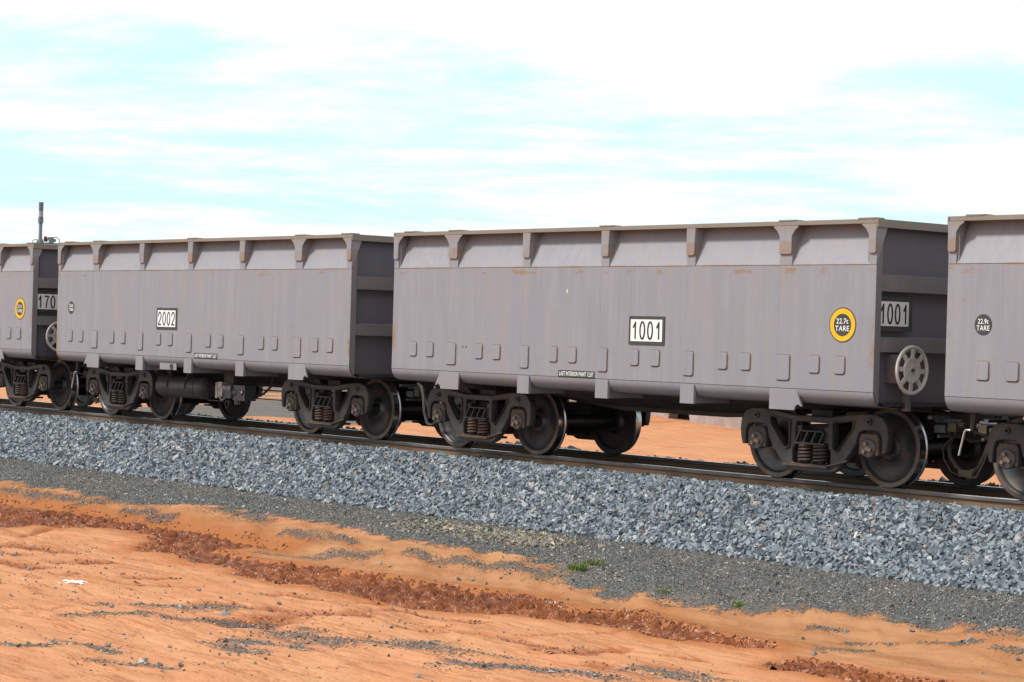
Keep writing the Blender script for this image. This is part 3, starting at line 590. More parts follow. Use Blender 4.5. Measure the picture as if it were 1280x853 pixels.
# ------------------------------------------------------------------ ground outlines in metres (X along the track, Y across)
TOE=[(-35.95,-2.86),(-33.03,-2.82),(-31.33,-2.88),(-29.31,-2.87),(-26.29,-2.88),(-24.98,-2.86),(-22.89,-2.82),(-21.43,-2.85),(-18.51,-2.87),(-17.4,-2.85),(-16.51,-2.88),(-15.75,-2.96),(-14.54,-2.92),(-13.87,-2.91),(-13.28,-2.87)]
BENCH=[(-32.93,-4.38),(-30.81,-4.32),(-29.18,-4.51),(-27.96,-4.44),(-27.18,-4.03),(-25.16,-4.09),(-23.37,-4.03),(-21.28,-4.29),(-20.11,-4.22),(-19.37,-4.19),(-18.42,-4.52),(-17.9,-4.85),(-17.07,-4.89),(-16.3,-4.89),(-15.18,-4.7),(-14.64,-4.59),(-13.9,-4.38),(-13.12,-4.46),(-12.31,-4.18)]
STREAM=[(-46.0,-5.02),(-31.65,-5.02),(-29.6,-4.96),(-28.53,-5.02),(-27.28,-4.93),(-25.88,-4.98),(-25.11,-5.0),(-24.35,-5.02),(-23.34,-5.12),(-23.55,-5.44),(-23.66,-5.93),(-23.07,-6.04),(-22.22,-6.19),(-21.93,-6.0),(-21.31,-5.92),(-20.78,-5.89),(-20.4,-5.76),(-19.58,-5.72),(-18.89,-5.61),(-18.29,-5.49),(-17.59,-5.49),(-16.99,-5.79),(-16.32,-5.34),(-15.61,-5.57),(-15.08,-5.68),(-14.04,-5.81),(-13.89,-5.97),(-14.17,-6.09),(-14.6,-6.17),(-14.82,-6.35),(-15.3,-6.32),(-16.08,-6.26),(-16.55,-6.3),(-17.03,-6.55),(-17.46,-7.08),(-17.85,-7.29),(-18.54,-7.05),(-19.07,-7.17),(-19.89,-7.02),(-20.4,-7.19),(-21.06,-7.3),(-21.49,-7.06),(-22.21,-6.78),(-22.65,-6.9),(-23.7,-6.73),(-24.1,-6.89),(-24.81,-6.26),(-25.71,-5.61),(-25.89,-5.75),(-26.59,-5.61),(-26.97,-5.89),(-27.59,-7.07),(-46.0,-7.6)]
STREAM2=[(-13.22,-6.47),(-13.23,-6.3),(-12.85,-6.29),(-12.29,-6.3),(-11.83,-6.2),(-11.44,-6.26),(-11.17,-6.81),(-11.8,-6.88),(-12.27,-6.78),(-12.81,-6.76),(-13.13,-6.77)]
CAPS=[(-23.91,-4.74,-22.48,-4.67,0.17,'g'),(-23.21,-5.66,-21.77,-4.81,0.13,'g'),(-22.6,-5.09,-21.84,-4.93,0.13,'g'),(-21.24,-4.71,-20.4,-4.73,0.13,'g'),(-20.4,-4.73,-19.25,-4.68,0.17,'g'),(-19.25,-4.68,-18.11,-4.67,0.22,'g'),(-31.88,-4.76,-30.52,-4.76,0.26,'g'),(-30.33,-4.73,-29.64,-4.69,0.2,'g'),(-29.42,-4.8,-28.88,-4.69,0.19,'g'),(-28.04,-4.83,-27.37,-4.75,0.18,'g'),(-27.15,-4.88,-26.66,-4.83,0.17,'g'),(-26.62,-4.12,-25.05,-4.32,0.3,'g'),(-13.68,-5.12,-13.24,-4.93,0.07,'g'),(-13.53,-5.63,-13.26,-5.37,0.16,'g'),(-13.04,-4.82,-12.43,-4.75,0.06,'g'),(-12.22,-4.79,-11.86,-4.79,0.06,'g'),(-12.66,-4.45,-12.15,-4.39,0.16,'g'),(-14.36,-4.93,-13.88,-4.89,0.06,'g'),(-18.17,-10.57,-17.77,-10.22,0.35,'g'),(-17.77,-10.22,-17.67,-9.65,0.42,'g'),(-17.39,-11.55,-16.69,-9.89,0.19,'g'),(-16.01,-10.1,-15.31,-10.22,0.47,'g'),(-15.31,-10.22,-14.95,-9.87,0.51,'g'),(-14.95,-9.87,-14.95,-9.43,0.4,'g'),(-15.39,-10.99,-14.83,-10.81,0.27,'g'),(-14.68,-9.64,-14.34,-9.55,0.28,'g'),(-14.64,-9.46,-14.15,-9.22,0.34,'g'),(-13.65,-10.11,-13.36,-9.92,0.3,'g'),(-13.55,-9.76,-13.07,-9.4,0.45,'g'),(-13.07,-9.4,-12.58,-9.31,0.44,'g'),(-15.76,-12.47,-15.22,-12.33,0.2,'g'),(-15.66,-13.1,-15.44,-12.79,0.19,'g'),(-15.44,-11.2,-14.7,-11.29,0.21,'g'),(-14.64,-12.8,-14.1,-12.49,0.17,'g'),(-13.0,-8.55,-12.48,-8.31,0.4,'g'),(-24.6,-8.58,-23.87,-8.3,0.46,'r'),(-23.31,-9.23,-22.9,-9.02,0.16,'r'),(-22.03,-9.88,-21.49,-9.76,0.29,'r'),(-22.06,-9.06,-22.13,-8.5,0.26,'r'),(-20.81,-9.74,-20.41,-8.68,0.18,'r'),(-19.98,-9.52,-19.54,-8.9,0.13,'r'),(-18.02,-9.75,-17.58,-9.15,0.22,'r'),(-16.63,-10.19,-16.77,-9.7,0.32,'r'),(-16.9,-9.7,-17.02,-8.53,0.24,'r'),(-16.86,-8.75,-16.61,-8.67,0.18,'r'),(-17.03,-9.1,-17.03,-8.91,0.4,'r'),(-26.48,-7.39,-27.02,-6.62,0.11,'r'),(-15.92,-8.68,-15.77,-8.47,0.25,'r'),(-18.92,-8.24,-18.63,-7.88,0.22,'r'),(-15.44,-8.1,-14.51,-8.21,0.24,'r'),(-14.23,-8.46,-14.07,-8.45,0.22,'r'),(-14.02,-8.43,-14.62,-7.27,0.16,'r'),(-14.04,-7.15,-13.75,-7.02,0.1,'r'),(-13.86,-7.12,-13.67,-7.06,0.1,'r'),(-18.53,-7.95,-18.33,-7.36,0.26,'r'),(-17.52,-7.96,-16.58,-7.36,0.19,'r'),(-13.21,-8.07,-12.86,-8.03,0.21,'r'),(-13.18,-7.4,-12.93,-7.41,0.09,'r'),(-22.87,-6.72,-19.35,-6.93,0.08,'r'),(-17.42,-9.4,-16.7,-9.05,0.14,'r'),(-13.44,-8.7,-13.29,-8.65,0.14,'r'),(-18.19,-11.82,-17.76,-11.22,0.06,'r'),(-15.67,-7.71,-15.44,-6.34,0.06,'r'),(-16.48,-8.25,-16.32,-7.98,0.09,'r'),(-15.87,-8.04,-15.27,-8.05,0.17,'r')]
ROCKS=[(-24.14,-8.16),(-21.3,-9.58),(-21.17,-9.97),(-22.47,-9.63),(-22.46,-9.48),(-26.76,-4.97),(-21.16,-5.04),(-21.37,-5.04),(-20.36,-4.89),(-19.53,-5.26),(-19.46,-5.1),(-19.17,-5.14),(-19.07,-5.0),(-17.46,-5.4),(-17.2,-5.09),(-17.11,-4.9),(-16.87,-5.84),(-15.43,-4.87),(-15.58,-4.21),(-15.36,-3.79),(-15.22,-3.4),(-15.01,-3.32),(-13.28,-4.64),(-11.82,-4.92),(-14.15,-5.24),(-13.47,-5.84),(-11.87,-5.4),(-17.21,-9.98),(-17.84,-8.93),(-18.3,-9.33),(-14.46,-12.48),(-18.97,-11.3),(-17.7,-10.92),(-13.2,-10.77),(-12.52,-4.74),(-14.97,-4.61)]
TUFT=[(-18.33,-4.47),(-18.42,-4.14),(-15.56,-4.67),(-16.67,-4.7)]
SCRAP=[(-19.89,-10.11)]

rng = np.random.default_rng(7)
def h2(ix, iy, seed):
    n = (ix.astype(np.int64)*374761393 + iy.astype(np.int64)*668265263 + seed*1442695041) & 0xffffffff
    n = ((n ^ (n >> 13))*1274126177) & 0xffffffff; n = ((n ^ (n >> 16))*2246822519) & 0xffffffff
    return ((n ^ (n >> 15)) & 0xffffff)/float(0xffffff)
def vn(x, y, seed=0):
    ix = np.floor(x); iy = np.floor(y); fx = x-ix; fy = y-iy; fx = fx*fx*fx*(fx*(fx*6-15)+10); fy = fy*fy*fy*(fy*(fy*6-15)+10)
    a = h2(ix, iy, seed); b = h2(ix+1, iy, seed); c_ = h2(ix, iy+1, seed); d = h2(ix+1, iy+1, seed)
    return (a*(1-fx)+b*fx)*(1-fy) + (c_*(1-fx)+d*fx)*fy
def fbm(x, y, o=4, seed=0, g=.5):
    s_ = 0; a = 1; t = 0
    for k in range(o):
        s_ = s_+a*vn(x*2**k+17.3*k, y*2**k+9.1*k, seed+k); t += a; a *= g
    return s_/t                       # 0..1
def sst(x, a, b): t = np.clip((x-a)/(b-a), 0, 1); return t*t*(3-2*t)
def seg_d(X, Y, x1, y1, x2, y2):
    dx, dy = x2-x1, y2-y1; l2 = dx*dx+dy*dy+1e-9; t = np.clip(((X-x1)*dx+(Y-y1)*dy)/l2, 0, 1); return np.hypot(X-x1-t*dx, Y-y1-t*dy)
def poly_sd(X, Y, poly):              # signed distance, positive inside
    d = np.full(X.shape, 1e9); ins = np.zeros(X.shape, bool); n = len(poly)
    for i in range(n):
        x1, y1 = poly[i]; x2, y2 = poly[(i+1) % n]; d = np.minimum(d, seg_d(X, Y, x1, y1, x2, y2))
        if y1 != y2: ins ^= ((y1 > Y) != (y2 > Y)) & (X < (x2-x1)*(Y-y1)/(y2-y1)+x1)
    return np.where(ins, d, -d)
tx, ty = zip(*TOE); bx, by = zip(*BENCH)
def toeY(X): return np.interp(X, tx, ty) + (fbm(X*2.2, X*0+3, 3, 5)-.5)*.12
def benY(X): return np.interp(X, bx, by) + (fbm(X*1.7, X*0+8, 4, 9)-.5)*.2
prof_y = [-1000, -60, -30, -20, -14, -9, -7.9, -7.5, -5.15, -4.6, -2.92]; prof_z = [.3, .3, .25, -.12, -.86, -1.06, -1.15, -1.20, -1.20, -1.0, -.80]
def height(X, Y, masks=False):
    jy = (fbm(X*1.3, Y*1.3, 3, 21)-.5)*.10
    z = np.interp(Y, prof_y, prof_z)
    ty_ = toeY(X); bal = (Y > ty_) & (Y < 3.6)
    crown = np.interp(np.abs(Y), [0, .62, .88, 1.5, 1.86], [-.215, -.215, -.165, -.15, -.17])
    crown = np.where(Y > .9, crown + .07*sst(fbm(X*.35, Y*.2, 2, 31), .35, .6)*np.exp(-((Y-1.75)/.4)**2) - .03, crown)
    near = -.17 - (-(Y+1.86))*0 + np.interp(Y, [-2.95, -1.86], [-.655, 0])
    near = -.17 + (Y+1.86)/(ty_+1.86)*(-.655)
    zb = np.where(Y < -1.86, near, np.where(Y > 1.86, np.interp(Y, [1.86, 3.1], [-.19, -.8]), crown))
    z = np.where(bal, np.maximum(zb, z), z)
    z = np.where(Y >= 3.1, -.8, z)
    # sand relief in the foreground and bank
    fg = sst(-Y, 4.3, 5.0)*sst(-Y, 60, 25)
    rill = fbm(X*.55+fbm(X*.4, Y*.4, 2, 3)*1.3, Y*2.1, 4, 41)
    z = z + fg*((fbm(X*.8, Y*1.1, 4, 51)-.5)*.08 + (fbm(X*2.2, Y*4.5, 4, 55)-.5)*.045 + (rill-.5)*.08*sst(-Y, 6.8, 8.0))
    sc = np.abs((rill*7) % 1-.5); z = z + fg*sst(-Y, 7.2, 8.4)*sst(sc, .0, .10)*.024
    diag = fbm((X*.8+Y*1.0)*2.4, (X-Y)*.35, 3, 61); bank = sst(-Y, 4.0, 4.4)*(1-sst(-Y, 5.0, 5.3)); z = z + bank*(diag-.5)*.13
    near_ = (Y < -2.6) & (Y > -16) & (X > -52) & (X < -6)
    sd = np.full(X.shape, -9.); g = np.zeros(X.shape); rd = np.zeros(X.shape)
    if near_.any():
        xs, ys = X[near_], Y[near_]; wob = (fbm(xs*3, ys*3, 3, 71)-.5)*.12
        s1 = np.maximum(poly_sd(xs, ys, STREAM), poly_sd(xs, ys, STREAM2)) + wob; sd[near_] = s1
        g1 = sst(ys-benY(xs)+(fbm(xs*6, ys*6, 3, 75)-.5)*.4, -.24, .16)
        for x1, y1, x2, y2, hw_, k in CAPS:
            bxm = (xs > min(x1, x2)-1.5) & (xs < max(x1, x2)+1.5) & (ys > min(y1, y2)-1.5) & (ys < max(y1, y2)+1.5)
            if not bxm.any(): continue
            d = seg_d(xs[bxm], ys[bxm], x1, y1, x2, y2) + (fbm(xs[bxm]*3.5, ys[bxm]*5, 4, 81)-.5)*.7*max(hw_, .15)
            if k == 'g': g1[bxm] = np.maximum(g1[bxm], sst(-d, -hw_*1.5, hw_*.1)*.60)
            else:
                r1 = np.zeros(xs.shape); r1[bxm] = sst(-d, -hw_*1.1, -hw_*.3); rd[near_] = np.maximum(rd[near_], r1)
        g[near_] = g1
    z = z - .075*sst(sd, -.03, .16) + .022*sst(sd, -.5, -.1)*(1-sst(sd, -.08, 0.02))*(sd > -1)
    z = z - rd*.035 + g*(Y < -4.2)*.012
    # far side: low red bund in front of the wall
    ber = np.exp(-((Y-22.0+.47*(X+42))/.9)**2)*sst(X, -62, -54)*sst(-X, 41.5, 45); z = z + ber*.10*fbm(X*.35, Y*.5, 3, 91)*2
    z = z + (Y > 6)*(fbm(X*.12, Y*.12, 4, 95)-.5)*.05*sst(Y, 6, 12) + (Y > 4.5)*(fbm(X*.9, Y*.9, 3, 97)-.5)*.05*sst(Y, 4.5, 8)
    if masks: return z, sd, g, rd, ber, bal
    return z

def grow(a, step, lim, f):
    o = []; 
    while abs(a) < abs(lim) : step *= f; a = a+step; o.append(a)
    return o
def grow2(a, step):
    o = []
    while a < 5000: step *= 1.18; a += step; o.append(a)
    return o
xs_ = np.arange(-47, -8.5, .05); xs_ = np.concatenate([np.array(grow(-47, -.15, -5000, 1.16))[::-1], xs_, np.array(grow2(-8.5, .1))])
ys_ = np.concatenate([np.array(grow(-15, -.12, -1500, 1.25))[::-1], np.arange(-15, -8.6, .05), np.arange(-8.6, -4, .035), np.arange(-4, 3.4, .075), np.array([3.5+k*.2 for k in range(12)]), np.array(grow(5.8, .22, 5000, 1.035))])
GX, GY = np.meshgrid(xs_, ys_, indexing='xy')
Z, SD, G, RD, BER, BAL = height(GX, GY, True)
def grid_mesh(name, GX, GY, Z, keep=None):
    ny, nx = GX.shape; co = np.stack([GX, GY, Z], -1).reshape(-1, 3)
    i = np.arange(ny*nx).reshape(ny, nx); q = np.stack([i[:-1, :-1], i[:-1, 1:], i[1:, 1:], i[1:, :-1]], -1).reshape(-1, 4)
    if keep is not None:
        kq = keep.reshape(-1)[q].any(1); q = q[kq]; used = np.unique(q); mp = np.full(ny*nx, -1); mp[used] = np.arange(len(used)); q = mp[q]; co = co[used]
    else: used = np.arange(ny*nx)
    return tri_mesh(name, co, q, 4), used
def tri_mesh(name, co, f, k, smooth=True):
    me = bpy.data.meshes.new(name); nf = len(f); me.vertices.add(len(co)); me.vertices.foreach_set('co', np.ascontiguousarray(co, dtype=np.float32).ravel())
    me.loops.add(nf*k); me.loops.foreach_set('vertex_index', np.ascontiguousarray(f, dtype=np.int32).ravel()); me.polygons.add(nf)
    me.polygons.foreach_set('loop_start', np.arange(0, nf*k, k, dtype=np.int32)); me.polygons.foreach_set('loop_total', np.full(nf, k, dtype=np.int32))
    me.polygons.foreach_set('use_smooth', np.full(nf, smooth)); me.update(calc_edges=True); return me
gm, used = grid_mesh('ground', GX, GY, Z)
UU = -GX-.45*(GY-12); farg = sst(UU, 44.6, 46.8)*sst(GY, 6, 9)*(1-sst(UU, 56, 59)*(GY < 17))*(.30+.7*sst(fbm(GX*.30+GY*.15, GY*.5, 3, 99), .36, .54))*.8
farg = np.maximum(farg, sst(GY, 3.0, 3.2)*(1-sst(GY, 5.0, 7.5))*.8)
attrs = dict(gravel=np.clip(np.maximum(G, farg), 0, 1), ballast=BAL.astype(float), dark=np.clip(RD+BER*.8*sst(fbm(GX*.5, GY*1.5, 3, 12), .45, .6), 0, 1), wet=sst(SD, -.55, .0), bank=sst(-GY, 4.0, 4.6)*(1-sst(-GY, 5.3, 6.4)))  # dark: red streaks, plus shadow patches painted onto the bund
for k, v in attrs.items():
    a = gm.attributes.new(k, 'FLOAT', 'POINT'); a.data.foreach_set('value', v.reshape(-1).astype(np.float32))

def ground_mat():
    m, nt, b = newmat('red_sand_and_gravel'); P, g = pos(nt)
    def at(n): a = N(nt, 'ShaderNodeAttribute', attribute_name=n); return a.outputs['Fac']
    n_lo = noise(nt, P, .45, 6, .6, (1, 2.2, 1)); n_mid = noise(nt, P, 2.2, 6, .65, (.7, 2.2, 1)); n_f = noise(nt, P, 14, 5, .7); n_g = noise(nt, P, 34, 4, .65, (1, 1, 1)); n_vf = noise(nt, P, 70, 3, .7)
    sand = mix(nt, ramp(nt, n_lo, .35, .65), (.45, .205, .100), (.49, .245, .124))
    sand = mix(nt, ramp(nt, n_mid, .42, .7, 0, .55), sand, (.40, .155, .062))
    sand = mix(nt, ramp(nt, n_f, .52, .75, 0, .3), sand, (.36, .16, .09))
    # scattered dark grit
    vor = N(nt, 'ShaderNodeTexVoronoi', i={'Scale': 26}); nt.links.new(P, vor.inputs[0])
    grit = M(nt, 'MULTIPLY', ramp(nt, vor.outputs['Distance'], .16, .24, 1, 0), ramp(nt, noise(nt, P, .9, 5, .65, (1, 2, 1)), .50, .64, 0, .9)); sand = mix(nt, grit, sand, (.13, .10, .09))
    strk = noise(nt, P, 1., 6, .62, (.28, 3.6, 1), .6); sand = mix(nt, ramp(nt, M(nt, 'ABSOLUTE', M(nt, 'SUBTRACT', strk, .5)), .004, .026, .55, 0), sand, (.26, .085, .03))
    sand = mix(nt, ramp(nt, noise(nt, P, 1., 5, .6, (.35, 2.4, 1)), .55, .68, 0, .5), sand, (.36, .145, .07))
    vor2 = N(nt, 'ShaderNodeTexVoronoi', i={'Scale': 60}); nt.links.new(P, vor2.inputs[0]); sand = mix(nt, M(nt, 'MULTIPLY', ramp(nt, vor2.outputs['Distance'], .12, .22, 1, 0), ramp(nt, noise(nt, P, 1.6, 4, .65), .44, .6, .1, .8)), sand, (.17, .12, .10))
    tan = mix(nt, ramp(nt, n_mid, .35, .65), (.34, .175, .085), (.27, .12, .05)); sand = mix(nt, M(nt, 'MULTIPLY', at('bank'), .9), sand, tan)
    sand = mix(nt, M(nt, 'MULTIPLY', at('wet'), .75), sand, (.28, .090, .022))
    dk = M(nt, 'MULTIPLY', at('dark'), ramp(nt, n_f, .3, .6, .45, .95)); sand = mix(nt, dk, sand, (.24, .07, .025))
    grv = mix(nt, ramp(nt, n_g, .35, .65), (.05, .054, .054), (.145, .148, .145)); grv = mix(nt, ramp(nt, n_vf, .62, .72), grv, (.38, .36, .31))
    grv = mix(nt, ramp(nt, noise(nt, P, 1.2, 5, .6), .42, .66, 0, .42), grv, (.20, .155, .12))
    f = ramp(nt, M(nt, 'ADD', M(nt, 'ADD', at('gravel'), M(nt, 'MULTIPLY', M(nt, 'SUBTRACT', n_mid, .5), .9)), M(nt, 'MULTIPLY', M(nt, 'SUBTRACT', n_g, .5), 2.2)), .36, .66); col = mix(nt, f, sand, grv)
    col = mix(nt, at('ballast'), col, (.055, .065, .075))
    nt.links.new(col, b.inputs['Base Color']); b.inputs['Roughness'].default_value = .9; b.inputs['Specular IOR Level'].default_value = .2
    h = M(nt, 'ADD', M(nt, 'MULTIPLY', n_f, .5), M(nt, 'ADD', M(nt, 'MULTIPLY', n_g, M(nt, 'ADD', M(nt, 'MULTIPLY', f, .9), .1)), M(nt, 'MULTIPLY', n_mid, .9))); bump(nt, b, h, .8, .045)
    return m
gm.materials.append(ground_mat()); go = bpy.data.objects.new('ground', gm); COL.objects.link(go); tag(go, 'orange sand and grey gravel ground on both sides of the track', None, None, 'structure')

# ------------------------------------------------------------------ muddy stream with small ripples
wx = np.arange(-40, -11, .023); wy = np.arange(-7.9, -4.7, .025); WX, WY = np.meshgrid(wx, wy)
_, WSD, _, _, _, _ = height(WX, WY, True)
rp1 = fbm(WX*7.5+2*fbm(WX*2, WY*2, 2, 3), WY*6+1.5*fbm(WX*3, WY*3, 2, 5), 2, 111, .4); rp2 = fbm(WX*14, WY*15, 2, 121)
amp = .35+.65*sst(fbm(WX*.5, WY*.8, 2, 131), .3, .6); calm = sst(WSD, 0, .15)
WZ = -1.262 + ((1-np.abs(rp1*2-1))**4*.10 + (rp2-.5)*.03)*amp
wm, wu = grid_mesh('muddy_stream', WX, WY, WZ, WSD > -.12)
def water_mat():
    m, nt, b = newmat('muddy_rippled_water'); P, g = pos(nt); n = noise(nt, P, 9, 4, .6); lo = noise(nt, P, .6, 4, .6)
    col = mix(nt, ramp(nt, n, .35, .65), (.115, .027, .005), (.215, .056, .010)); col = mix(nt, ramp(nt, lo, .42, .65, 0, .5), col, (.29, .085, .012)); sp_ = N(nt, 'ShaderNodeSeparateXYZ'); nt.links.new(P, sp_.inputs[0])
    nt.links.new(col, b.inputs['Base Color']); b.inputs['Roughness'].default_value = .14; b.inputs['IOR'].default_value = 1.42; b.inputs['Specular IOR Level'].default_value = .5
    bump(nt, b, noise(nt, P, 26, 3, .6), .8, .03); return m
wm.materials.append(water_mat()); wo = bpy.data.objects.new('muddy_stream', wm); COL.objects.link(wo); tag(wo, 'rippling brown muddy water running in the drainage channel', None, None, 'structure')

# ------------------------------------------------------------------ stones (uncountable, one mesh each)
CUBE = np.array([(x, y, z) for x in (-1, 1) for y in (-1, 1) for z in (-1, 1)], float)
CF = np.array([(0, 1, 3), (0, 3, 2), (4, 6, 7), (4, 7, 5), (0, 4, 5), (0, 5, 1), (2, 3, 7), (2, 7, 6), (0, 2, 6), (0, 6, 4), (1, 5, 7), (1, 7, 3)])
OCT = np.array([(1, 0, 0), (-1, 0, 0), (0, 1, 0), (0, -1, 0), (0, 0, 1), (0, 0, -1)], float); OF = np.array([(0, 2, 4), (2, 1, 4), (1, 3, 4), (3, 0, 4), (2, 0, 5), (1, 2, 5), (3, 1, 5), (0, 3, 5)])
ph = (1+5**.5)/2; ICO = np.array([(-1, ph, 0), (1, ph, 0), (-1, -ph, 0), (1, -ph, 0), (0, -1, ph), (0, 1, ph), (0, -1, -ph), (0, 1, -ph), (ph, 0, -1), (ph, 0, 1), (-ph, 0, -1), (-ph, 0, 1)])/1.7
IF_ = np.array([(0, 11, 5), (0, 5, 1), (0, 1, 7), (0, 7, 10), (0, 10, 11), (1, 5, 9), (5, 11, 4), (11, 10, 2), (10, 7, 6), (7, 1, 8), (3, 9, 4), (3, 4, 2), (3, 2, 6), (3, 6, 8), (3, 8, 9), (4, 9, 5), (2, 4, 11), (6, 2, 10), (8, 6, 7), (9, 8, 1)])
def rocks(name, X, Y, Zs, size, mat, flat=.6, V=CUBE, F=CF, jit=.42, elong=1.5):
    n = len(X); k = len(V); v = V[None]*.5 + rng.uniform(-jit, jit, (n, k, 3))*.62
    sc = np.stack([rng.uniform(.8, elong, n), rng.uniform(.7, 1.1, n), rng.uniform(flat*.6, flat*1.3, n)], -1)*size[:, None]; v = v*sc[:, None]
    q = rng.normal(size=(n, 4)); q[:, 0] += 0.6; q /= np.linalg.norm(q, axis=1, keepdims=True); w_, x, y, z = q.T
    Rm = np.stack([1-2*(y*y+z*z), 2*(x*y-z*w_), 2*(x*z+y*w_), 2*(x*y+z*w_), 1-2*(x*x+z*z), 2*(y*z-x*w_), 2*(x*z-y*w_), 2*(y*z+x*w_), 1-2*(x*x+y*y)], -1).reshape(n, 3, 3)
    v = np.einsum('nij,nkj->nki', Rm, v) + np.stack([X, Y, Zs], -1)[:, None]
    f = (F[None] + (np.arange(n)*k)[:, None, None]).reshape(-1, 3); me = tri_mesh(name, v.reshape(-1, 3), f, 3, False); me.materials.append(mat)
    o = bpy.data.objects.new(name, me); COL.objects.link(o); return o
def jgrid(x0, x1, y0, y1, st):
    a, b = np.meshgrid(np.arange(x0, x1, st), np.arange(y0, y1, st)); a = a.ravel()+rng.uniform(-.5, .5, a.size)*st; b = b.ravel()+rng.uniform(-.5, .5, b.size)*st; return a, b
def ballast(name, x0, x1, y0, y1, st, s0, s1, lab, lift=.006):
    X, Y = jgrid(x0, x1, y0, y1, st); k = (np.abs(np.abs(Y)-.7535) > .10); X, Y = X[k], Y[k]
    k = Y > toeY(X)+rng.normal(size=len(X))*.045; X, Y = X[k], Y[k]; sz = rng.uniform(s0, s1, len(X))*np.where(rng.random(len(X)) < .12, 1.35, 1)
    o = rocks(name, X, Y, height(X, Y)+lift+rng.uniform(-.012, .018, len(X)), sz, m_ballast, .55, jit=.32); tag(o, lab, None, None, 'stuff')
ballast('ballast_stones', -24, -8, -3.1, -.84, .039, .038, .068, 'blue-grey crushed rock ballast on the near shoulder of the track')
ballast('ballast_stones', -44, -24, -3.1, -.84, .043, .042, .070, 'blue-grey crushed rock ballast farther along the near shoulder')
ballast('ballast_stones', -60, -8, .84, 2.6, .068, .05, .085, 'dark ballast stones behind the far rail', .015)
ballast('ballast_stones', -44, -8, -.62, .62, .085, .05, .075, 'dark ballast stones between the rails', -.004)
X, Y = jgrid(-37, -9, -5.4, -2.75, .031); _, sd_, g_, _, _, bl_ = height(X, Y, True)
k = (rng.random(len(X)) < g_**1.5*.9) & (sd_ < -.06) & (~bl_ | (Y < toeY(X)+.1)); X, Y = X[k], Y[k]
tag(rocks('fine_gravel', X, Y, height(X, Y)+.002, rng.uniform(.014, .030, len(X))*np.where(rng.random(len(X)) < .05, 2.0, 1), m_gravel, .7, OCT, OF, .3), 'fine dark grey gravel on the shelf below the ballast', None, None, 'stuff')
X, Y = jgrid(-27, -11.5, -14, -7.0, .036); _, sd_, g_, rd_, _, _ = height(X, Y, True)
k = (rng.random(len(X)) < np.maximum(g_**2*1.1, .03*sst(fbm(X*.8, Y*1.4, 3, 201), .45, .6))) & (sd_ < -.1); X, Y = X[k], Y[k]
tag(rocks('fine_gravel', X, Y, height(X, Y)+.002, rng.uniform(.012, .034, len(X))*np.where(rng.random(len(X)) < .05, 1.8, 1), m_gravel, .7, OCT, OF, .3), 'sparse dark gravel lying in streaks on the orange sand', None, None, 'stuff')
# buff chips beside the gravel shelf
a = rng.choice([-22.6, -21.8, -20.7, -20.2], 900, p=[.15, .2, .4, .25]); X = a+rng.normal(size=900)*.33; Y = -3.42+rng.normal(size=900)*.20
tag(rocks('buff_stone_chips', X, Y, height(X, Y)+.006, rng.uniform(.022, .05, 900), m_yrock, .4, jit=.3), 'patch of pale buff stone chips on the grey gravel', None, None, 'stuff')
# red clay clods in and along the drying end of the channel
X, Y = jgrid(-47, -11.5, -7.9, -4.8, .042); _, sd_, _, rd_, _, _ = height(X, Y, True)
dry = sst(X, -18.5, -16.8); pr_ = np.where(sd_ > -.04, dry*.5, 0)+np.exp(-(sd_/.05)**2)*.3; k = rng.random(len(X)) < pr_; X, Y, sd_ = X[k], Y[k], sd_[k]
tag(rocks('clay_clods', X, Y, np.maximum(height(X, Y), -1.25)+.004+.006*dry[k], rng.uniform(.016, .038, len(X)), m_clod, .5, jit=.3), 'crumbled red clay clods along the muddy channel', None, None, 'stuff')
X, Y = jgrid(-25, -11.5, -14, -7.2, .04); _, _, _, rd_, _, _ = height(X, Y, True); k = rng.random(len(X)) < rd_*.22; X, Y = X[k], Y[k]
tag(rocks('clay_clods', X, Y, height(X, Y)+.002, rng.uniform(.012, .032, len(X)), m_clod, .6), 'small dark red crumbs of clay on the orange sand', None, None, 'stuff')

# loose rocks, each its own thing
NAMED = {0: 'dark rock at the end of a thin red streak near the left edge', 5: 'dark rock on the far bank of the muddy stream at the left',
    9: 'roundest grey rock in the small cluster on the bank above the stream', 16: 'flat grey rock lying among the clods in the channel, right of centre',
    18: 'flat grey rock on the gravel shelf, right of the small grass tufts', 20: 'pale rock on the gravel shelf close below the ballast stones',
    22: 'dark blocky rock at the lower edge of the gravel, towards the right', 23: 'grey rock on the orange bank closest to the right edge',
    25: 'dark rock on the bank just behind the right-hand stretch of channel', 28: 'dark rock beside the gravel streak in the left foreground',
    27: 'light grey rock on smooth sand left of the dark red streak', 30: 'small round rock alone on the sand near the bottom left'}
for i, lb in NAMED.items():
    x, y = ROCKS[i]; s_ = .045+.022*((i*37) % 10)/10; X = np.array([0.]); o = rocks('rock', X, X, X, np.array([s_*1.2]), m_rock, .55, ICO, IF_, .22, 1.7)
    o.location = (x, y, float(height(np.array([x]), np.array([y]))[0])+s_*.22); tag(o, lb, 'rock', 'larger loose rocks on the ground')
rest = np.array([q for i, q in enumerate(ROCKS) if i not in NAMED]); ex = rng.uniform([-24, -13], [-12, -7.6], (60, 2)); rest = np.vstack([rest, ex]); X, Y = rest.T
sz = np.concatenate([rng.uniform(.035, .055, len(rest)-60), rng.uniform(.02, .035, 60)])
tag(rocks('loose_stones', X, Y, height(X, Y)+sz*.2, sz, m_rock, .55, ICO, IF_, .22, 1.7), 'small grey stones scattered over the sand and the bank', None, None, 'stuff')

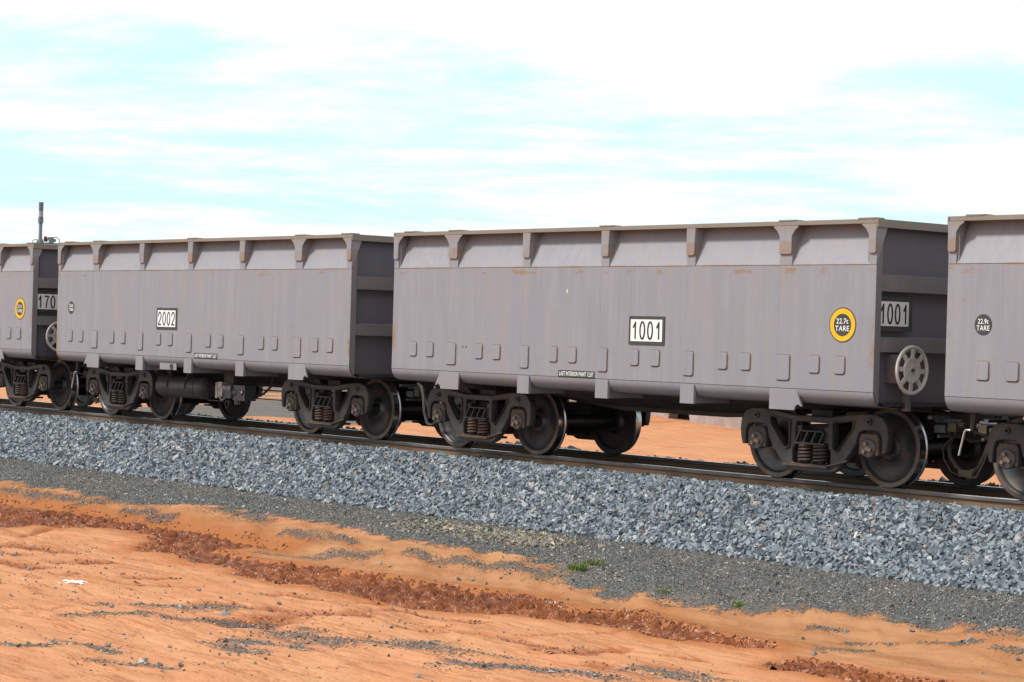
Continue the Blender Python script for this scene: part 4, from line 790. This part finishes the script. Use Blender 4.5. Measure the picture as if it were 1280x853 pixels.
# white scrap lying on the sand
x0, y0 = SCRAP[0]; mb = MB()
for (px_, py_, a, l, w_) in ((0, 0, .2, .22, .04), (.10, .05, -.35, .19, .034), (-.10, -.03, .15, .17, .03), (.04, -.10, 1.3, .17, .03), (-.04, .08, .6, .15, .03)):
    p_ = []
    for t in np.linspace(-1, 1, 7): p_.append((px_+math.cos(a)*t*l, py_+math.sin(a)*t*l, .012+.014*math.sin(t*5+px_*30)))
    mb.tube(p_, [w_*.3]+[w_*(.6+.4*math.sin(3*k)) for k in range(5)]+[w_*.3], 5)
mb.v = [(x*.72, y*.72, z*.6) for x, y, z in mb.v]
o = put('crumpled_scrap', mb.mesh('crumpled_scrap', simple('white_scrap', (.78, .74, .70), .7, var=.1)), None, (x0, y0, float(height(np.array([x0]), np.array([y0]))[0])+.006)); tag(o, 'torn white scrap lying flat on the orange sand', 'scrap')

# grass tufts
m_grass = simple('fresh_grass', (.10, .20, .02), .6, scale=30, col2=(.13, .20, .04)); m_grass2 = simple('dry_green_grass', (.13, .17, .06), .6, scale=30, col2=(.20, .20, .10))
def tuft(x, y, rx, n, hgt, mat, label):
    mb = MB(); r_ = random.Random(int(x*100))
    for k in range(n):
        a = r_.uniform(0, 6.28); d = math.sqrt(r_.random()); bx_, by_ = math.cos(a)*d*rx, math.sin(a)*d*rx*.8; la = r_.uniform(0, 6.28); ln = hgt*r_.uniform(.5, 1.1); wd = .004; ll = ln*r_.uniform(.2, .7)
        dx, dy = math.cos(la), math.sin(la); mb.add([(bx_-dy*wd, by_+dx*wd, 0), (bx_+dy*wd, by_-dx*wd, 0), (bx_+dx*ll*.5+dy*wd*.8, by_+dy*ll*.5-dx*wd*.8, ln*.7), (bx_+dx*ll*.5-dy*wd*.8, by_+dy*ll*.5+dx*wd*.8, ln*.7), (bx_+dx*ll, by_+dy*ll, ln)], [(0, 1, 2, 3), (3, 2, 4)])
    o = put('grass_tuft', mb.mesh('grass_tuft', mat), None, (x, y, float(height(np.array([x]), np.array([y]))[0])-.004)); tag(o, label, 'grass tuft')
tuft(*TUFT[0], .12, 380, .07, m_grass, 'bright green grass tuft at the lower edge of the gravel'); tuft(*TUFT[1], .17, 300, .085, m_grass2, 'duller sparse grass tuft just behind the bright green one')
tuft(*TUFT[2], .08, 120, .05, m_grass, 'tiny green tuft at the gravel edge near the right'); tuft(*TUFT[3], .11, 90, .05, m_grass2, 'faint small tuft on the gravel right of the bright one')

# concrete wall with an arched opening, far behind the wagons
wall = empty('concrete_wall', (-42, 23.2, -.8), 'long pale weathered concrete wall beyond the red bund', 'wall')
wa = curve_mesh('wall_panel', [[(-14, -.6), (-5.9, -.6), (-5.9, .05)] + [(-5.9+.0+.9*(1-math.cos(math.pi*k/8)), .05+.42*math.sin(math.pi*k/8)) for k in range(1, 8)] + [(-4.1, .05), (-4.1, -.6), (24, -.6), (24, 2.2), (-14, 2.2)]], .4, 0, m_wall, lambda c_: np.stack([c_[:, 0], .2-c_[:, 2]-.47*c_[:, 0], c_[:, 1]], 1)); put('wall_panel', wa, wall)
put('opening_back', MB().box(-6.8, -4.0, 3.6, 3.7, -.3, .9).mesh('opening_back', m_darkgap), wall)
